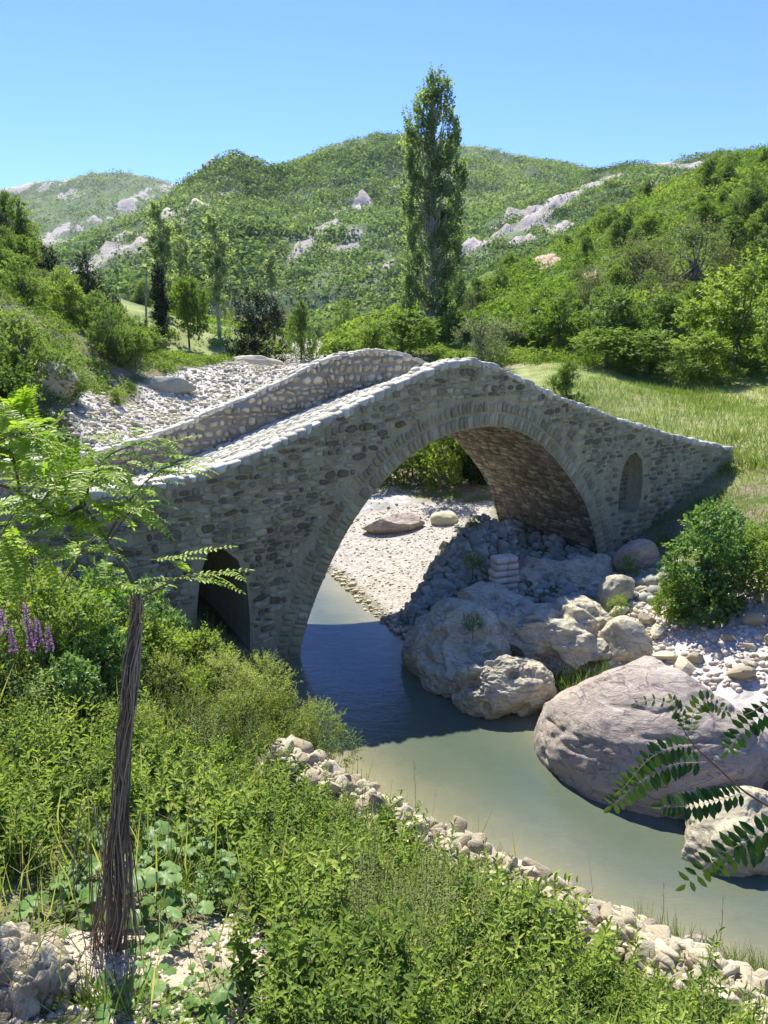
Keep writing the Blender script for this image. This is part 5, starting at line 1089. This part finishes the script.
# ------------------------------------------------------------------ locust sapling wrapped in dry vines
def pinnate(a_leaf, a_stem, base, dirv, length, npair, ll, rg, tint=.6, droop=.35, nrm=None, six=True, lw=.36, tv=.1):
    d = norm(np.asarray(dirv, float)); up = np.array([0, 0, 1.]) if nrm is None else norm(np.asarray(nrm, float)); s = norm(np.cross(d, up)); n = np.cross(s, d)
    t = np.linspace(0, 1, 9)[:, None]; pts = base + d * length * t - up * length * droop * t ** 2 + s * length * rg.normal(0, .06) * t ** 2; tube(a_stem, pts, np.linspace(.0016, .0008, 9) * (length / .22) ** .5, 4)
    f = np.linspace(.16, .97, npair); P = np.stack([np.interp(f, t[:, 0], pts[:, c]) for c in range(3)], 1); T = np.stack([np.interp(np.minimum(f + .08, 1), t[:, 0], pts[:, c]) - np.interp(f - .08, t[:, 0], pts[:, c]) for c in range(3)], 1); T = norm(T)
    S = norm(np.cross(T, up)); N2 = np.cross(S, T); PP = np.concatenate([P, P, pts[-1:]]); DD = np.concatenate([S + T * .35 + N2 * rg.normal(.08, .12, (npair, 1)), -S + T * .35 + N2 * rg.normal(.08, .12, (npair, 1)), T[-1:]]); NN = np.concatenate([N2, N2, N2[-1:]]) + rg.normal(0, .15, (2 * npair + 1, 3))
    sz = ll * np.concatenate([1 - .35 * abs(f - .5) * 2] * 2 + [[.8]]) * rg.uniform(.85, 1.1, 2 * npair + 1); V, Fq, q = leaf_geo(PP, DD, NN, sz, sz * lw, .12, six, .12); tt = tint + rg.uniform(-tv, tv) + rg.uniform(-.06, .06, len(PP)); a_leaf.add(V, [Fq], np.clip(np.repeat(tt, q), 0, 1))
tree = empty('locust_sapling', tuple(TR)); tr0 = np.array(TR)
a1, a2, a3, a4 = Acc(), Acc(), Acc(), Acc(); rl = np.random.default_rng(77); YT = 4.9
W_ = lambda u, v, Y=YT: at(u, v, Y) - tr0
trunk = bez([W_(117, 968), W_(119, 860), W_(124, 760), W_(131, 680), W_(136, 620), W_(138, 590)], 8); tube(a1, trunk, np.linspace(.034, .022, len(trunk)), 10)
main = bez([W_(138, 596), W_(128, 572), W_(106, 540), W_(84, 508), W_(58, 516, 4.8), W_(20, 492, 4.7), W_(-30, 476, 4.6), W_(-80, 455, 4.6)], 6); tube(a1, main, np.linspace(.020, .008, len(main)), 8)
br = [bez([W_(84, 508), W_(92, 480), W_(110, 455, 5.0), W_(150, 440, 5.1)], 6), bez([W_(84, 508), W_(60, 470), W_(30, 430, 4.7), W_(5, 400, 4.6)], 6), bez([W_(106, 540), W_(130, 500, 5), W_(160, 470, 5.1), W_(190, 462, 5.2)], 6), bez([W_(136, 600), W_(165, 585, 4.9), W_(190, 575, 4.9), W_(215, 578, 4.9)], 6),
      bez([W_(20, 492, 4.7), W_(10, 450, 4.6), W_(-20, 420, 4.5)], 6), bez([W_(40, 505, 4.8), W_(60, 480, 4.6), W_(100, 470, 4.4)], 6), bez([W_(-30, 476, 4.6), W_(0, 440, 4.3), W_(40, 440, 4.2)], 6)]
for b_ in br: tube(a1, b_, np.linspace(.009, .003, len(b_)), 5)
nleaf = [34, 40, 22, 6, 34, 36, 36]
for b_, nn_ in zip(br, nleaf):
    for k in range(nn_):
        f = rl.uniform(.15, 1); p = b_[int(f * (len(b_) - 1))]; t = norm(b_[-1] - b_[0]); d = norm(t * .6 + rdir(rl, 1)[0] * [1, .8, .45] * 1.0 + [0, 0, .12]); pinnate(a2, a3, p, d, rl.uniform(.22, .36), int(rl.integers(9, 13)), rl.uniform(.05, .068), rl, rl.uniform(.35, .85), rl.uniform(.15, .6))
for k in range(24):
    p = main[int(rl.uniform(.45, 1) * (len(main) - 1))]; pinnate(a2, a3, p, norm(rdir(rl, 1)[0] * [1, .7, .5] + [0, 0, .25]), rl.uniform(.22, .34), 11, .058, rl, rl.uniform(.3, .8), .4)
for (u0, v0, u1, v1, Y) in [(160, 582, 250, 570, 4.9), (165, 560, 232, 548, 4.95), (190, 575, 240, 590, 4.85), (150, 560, 200, 560, 5.0), (120, 470, 160, 525, 4.8), (150, 455, 215, 462, 5.1), (150, 450, 200, 435, 5.1), (100, 470, 140, 500, 4.7), (60, 480, 100, 510, 4.7)]:
    p, q = W_(u0, v0, Y), W_(u1, v1, Y); L = np.linalg.norm(q - p); pinnate(a2, a3, p, q - p + [0, 0, .12 * L], L, 12, .058, rl, rl.uniform(.6, .9), .12)
for (u0, v0, u1, v1, Y) in [(84, 508, 40, 560, 4.7), (100, 532, 60, 590, 4.75), (58, 516, 20, 560, 4.6), (30, 496, -10, 560, 4.5), (110, 540, 150, 500, 4.9), (84, 508, 130, 520, 4.7), (128, 572, 90, 600, 4.8)]:
    b_ = bez([W_(u0, v0), (W_(u0, v0) + W_(u1, v1, Y)) / 2 + [0, 0, .05], W_(u1, v1, Y)], 6); tube(a1, b_, np.linspace(.006, .002, len(b_)), 5)
    for k in range(9): pinnate(a2, a3, b_[int(rl.uniform(.2, 1) * (len(b_) - 1))], norm(rdir(rl, 1)[0] * [1, .6, .4] + [0, 0, .1]), rl.uniform(.22, .32), 11, .06, rl, rl.uniform(.3, .8), .35)
# dry vines around the trunk
for k in range(62):
    ph = rl.uniform(0, 6.28); tw = rl.uniform(-1.6, 1.6); f0 = rl.uniform(0, .25); f1 = rl.uniform(.6, 1.0); n = 14; f = np.linspace(0, f1, n); fl = np.clip((.35 - f) / .35, 0, 1) ** 1.5
    rad = (.024 + .034 * rl.random() ** 2) * (1 - .35 * f) + fl * rl.uniform(0, .26) + .03 * rl.random() * np.sin(f * rl.uniform(6, 14)) ** 2; an = ph + tw * f * 3 + .4 * np.sin(f * rl.uniform(12, 30) + ph) + rl.normal(0, .08, n)
    c = np.stack([np.interp(f, np.linspace(0, 1, len(trunk)), trunk[:, a]) for a in range(3)], 1); tube(a4, bez(c + np.stack([rad * np.cos(an), rad * np.sin(an), 0 * f], 1), 3), rl.uniform(.0025, .007), 5, rl.uniform(.1, .95))
for k in range(14):   # loose stems standing beside it
    x = rl.normal(0, .09) - .02; y = rl.normal(0, .08); h = rl.uniform(.5, 1.5); tube(a4, bez([(x, y, -.05), (x * 1.1 + rl.normal(0, .02), y, h * .5), (x * .6 + rl.normal(0, .04), y, h)], 5), rl.uniform(.003, .006), 5, rl.uniform(.3, .9))
for k in range(150):   # frayed side twigs
    f = rl.uniform(.1, 1.); c = np.array([np.interp(f, np.linspace(0, 1, len(trunk)), trunk[:, a]) for a in range(3)]); d = norm(rdir(rl, 1)[0] + [0, 0, .5]); tube(a4, bez([c, c + d * .06 + [0, 0, .02], c + d * rl.uniform(.08, .15) + [0, 0, rl.uniform(-.08, .1)]], 3), [.0025] * 4 + [.0015] * 3, 4, rl.uniform(.3, .9))
link('trunk', a1.build('trunk', M['bark'], True), tree); link('leaves', a2.build('leaves', L_['locust']), tree); link('leaf_stalks', a3.build('leaf_stalks', M['dry']), tree); link('dry_vines', a4.build('dry_vines', M['vine']), tree)
tag(tree, 'slender locust sapling with its trunk wrapped in dry vines', 'tree')
# a second sapling stem behind, its bright leaves at the left edge
tree2 = empty('locust_sapling', (-4.35, 6.3, gz(-4.35, 6.3))); a1, a2, a3 = Acc(), Acc(), Acc(); t0 = np.array(tree2.location)
st = bez([(0, 0, -.1), (.05, 0, .8), (-.05, 0, 1.7), (.1, .05, 2.5)], 6); tube(a1, st, np.linspace(.035, .012, len(st)), 7)
for k in range(9):
    s = st[int(rl.uniform(.45, 1) * (len(st) - 1))]; e = at(rl.uniform(-60, 95), rl.uniform(410, 520), rl.uniform(5.6, 6.8)) - t0; b_ = bez([s, (s + e) / 2 + [0, 0, .1], e], 6); tube(a1, b_, np.linspace(.010, .003, len(b_)), 5)
    for q in range(15): pinnate(a2, a3, b_[int(rl.uniform(.3, 1) * (len(b_) - 1))], norm(rdir(rl, 1)[0] * [1, .8, .5] + [0, 0, .2]), rl.uniform(.28, .42), 11, .075, rl, rl.uniform(.45, .95), .35)
link('trunk', a1.build('trunk', M['bark']), tree2); link('leaves', a2.build('leaves', L_['locust']), tree2); link('leaf_stalks', a3.build('leaf_stalks', M['dry']), tree2)
tag(tree2, 'bright leafed locust sapling at the left edge under the ramp end', 'tree')
# locust branch reaching in from the right
Y2 = 1.9; lb0 = at(790, 812, Y2); lbr = empty('locust_branch', tuple(lb0)); W2 = lambda u, v, Y=Y2: at(u, v, Y) - lb0
a1, a2, a3 = Acc(), Acc(), Acc(); mb = bez([W2(900, 870), W2(830, 840), W2(768, 806), W2(740, 788), W2(715, 765), W2(692, 743), W2(676, 715)], 6); tube(a1, mb, np.linspace(.0045, .0016, len(mb)), 6)
mb2 = bez([W2(900, 870), W2(860, 800), W2(800, 700), W2(745, 715)], 6); tube(a1, mb2, np.linspace(.004, .0015, len(mb2)), 5)
def sprayleaf(pts, npair, ll, tint, a2=a2, a3=a3, lw=.42):
    pp = bez([W2(*p) for p in pts], 6); tube(a3, pp, np.linspace(.0012, .0006, len(pp)), 4); f = np.linspace(.08, .97, npair); tt = np.linspace(0, 1, len(pp)); P = np.stack([np.interp(f, tt, pp[:, c]) for c in range(3)], 1); T = norm(np.stack([np.interp(f + .06, tt, pp[:, c]) - np.interp(f - .06, tt, pp[:, c]) for c in range(3)], 1))
    vw = np.array([.2, -.75, .65]); S = norm(np.cross(T, vw)); N2 = norm(np.cross(S, T)); PP = np.concatenate([P, P, pp[-1:]]); DD = np.concatenate([S + T * .25 + rl.normal(0, .12, (npair, 3)), -S + T * .35 + rl.normal(0, .12, (npair, 3)), T[-1:]]); NN = np.concatenate([N2, N2, N2[-1:]]) + rl.normal(0, .3, (2 * npair + 1, 3))
    sz = ll * np.concatenate([1 - .3 * abs(f - .5) * 2] * 2 + [[.8]]) * rl.uniform(.85, 1.1, 2 * npair + 1); V, Fq, q = leaf_geo(PP, DD, NN, sz, sz * lw, .10, True, .15); t = tint + rl.uniform(-.08, .08, len(PP)) + .35 * np.concatenate([f, f, [1]]) ** 3; a2.add(V, [Fq], np.clip(np.repeat(t, q), 0, 1))
sprayleaf([(706, 762), (672, 765), (640, 782), (612, 806)], 16, .050, .35)
sprayleaf([(694, 745), (672, 748), (648, 760), (622, 790)], 12, .044, .45)
sprayleaf([(748, 792), (718, 800), (690, 806), (664, 806)], 16, .048, .15)
sprayleaf([(690, 735), (694, 712), (708, 700), (726, 712)], 12, .036, .6)
sprayleaf([(680, 722), (668, 706), (652, 700), (636, 704)], 6, .020, .8)
sprayleaf([(684, 728), (682, 716), (676, 708), (672, 700)], 8, .034, .55)
sprayleaf([(800, 700), (768, 712), (745, 728), (728, 750)], 13, .046, .1)
sprayleaf([(820, 830), (775, 830), (730, 850), (686, 884)], 17, .058, .3)
sprayleaf([(800, 850), (780, 850), (750, 850), (720, 868)], 9, .052, .3)
link('twig', a1.build('twig', M['twig']), lbr); link('leaves', a2.build('leaves', L_['locust_dark']), lbr); link('leaf_stalks', a3.build('leaf_stalks', M['dry']), lbr)
tag(lbr, 'locust branch with dark feathered leaves reaching in before the boulder', 'branch')
# ------------------------------------------------------------------ summer haze
hz = bpy.data.meshes.new('haze'); X0, X1, Y0, Y1, Z0, Z1 = -2600, 2600, -300, 2400, -3, 420
hz.from_pydata([(x, y, z) for x in (X0, X1) for y in (Y0, Y1) for z in (Z0, Z1)], [], [(0, 1, 3, 2), (4, 6, 7, 5), (0, 4, 5, 1), (2, 3, 7, 6), (0, 2, 6, 4), (1, 5, 7, 3)])
mh = bpy.data.materials.new('haze'); mh.use_nodes = True; t = mh.node_tree; t.nodes.clear(); ou = t.nodes.new('ShaderNodeOutputMaterial'); pv = t.nodes.new('ShaderNodeVolumePrincipled')
pv.inputs['Color'].default_value = (.85, .92, 1, 1); pv.inputs['Density'].default_value = .00006; pv.inputs['Anisotropy'].default_value = .2; t.links.new(pv.outputs[0], ou.inputs['Volume']); hz.materials.append(mh)
HAZE = True
if HAZE: tag(link('haze', hz), kind='stuff')
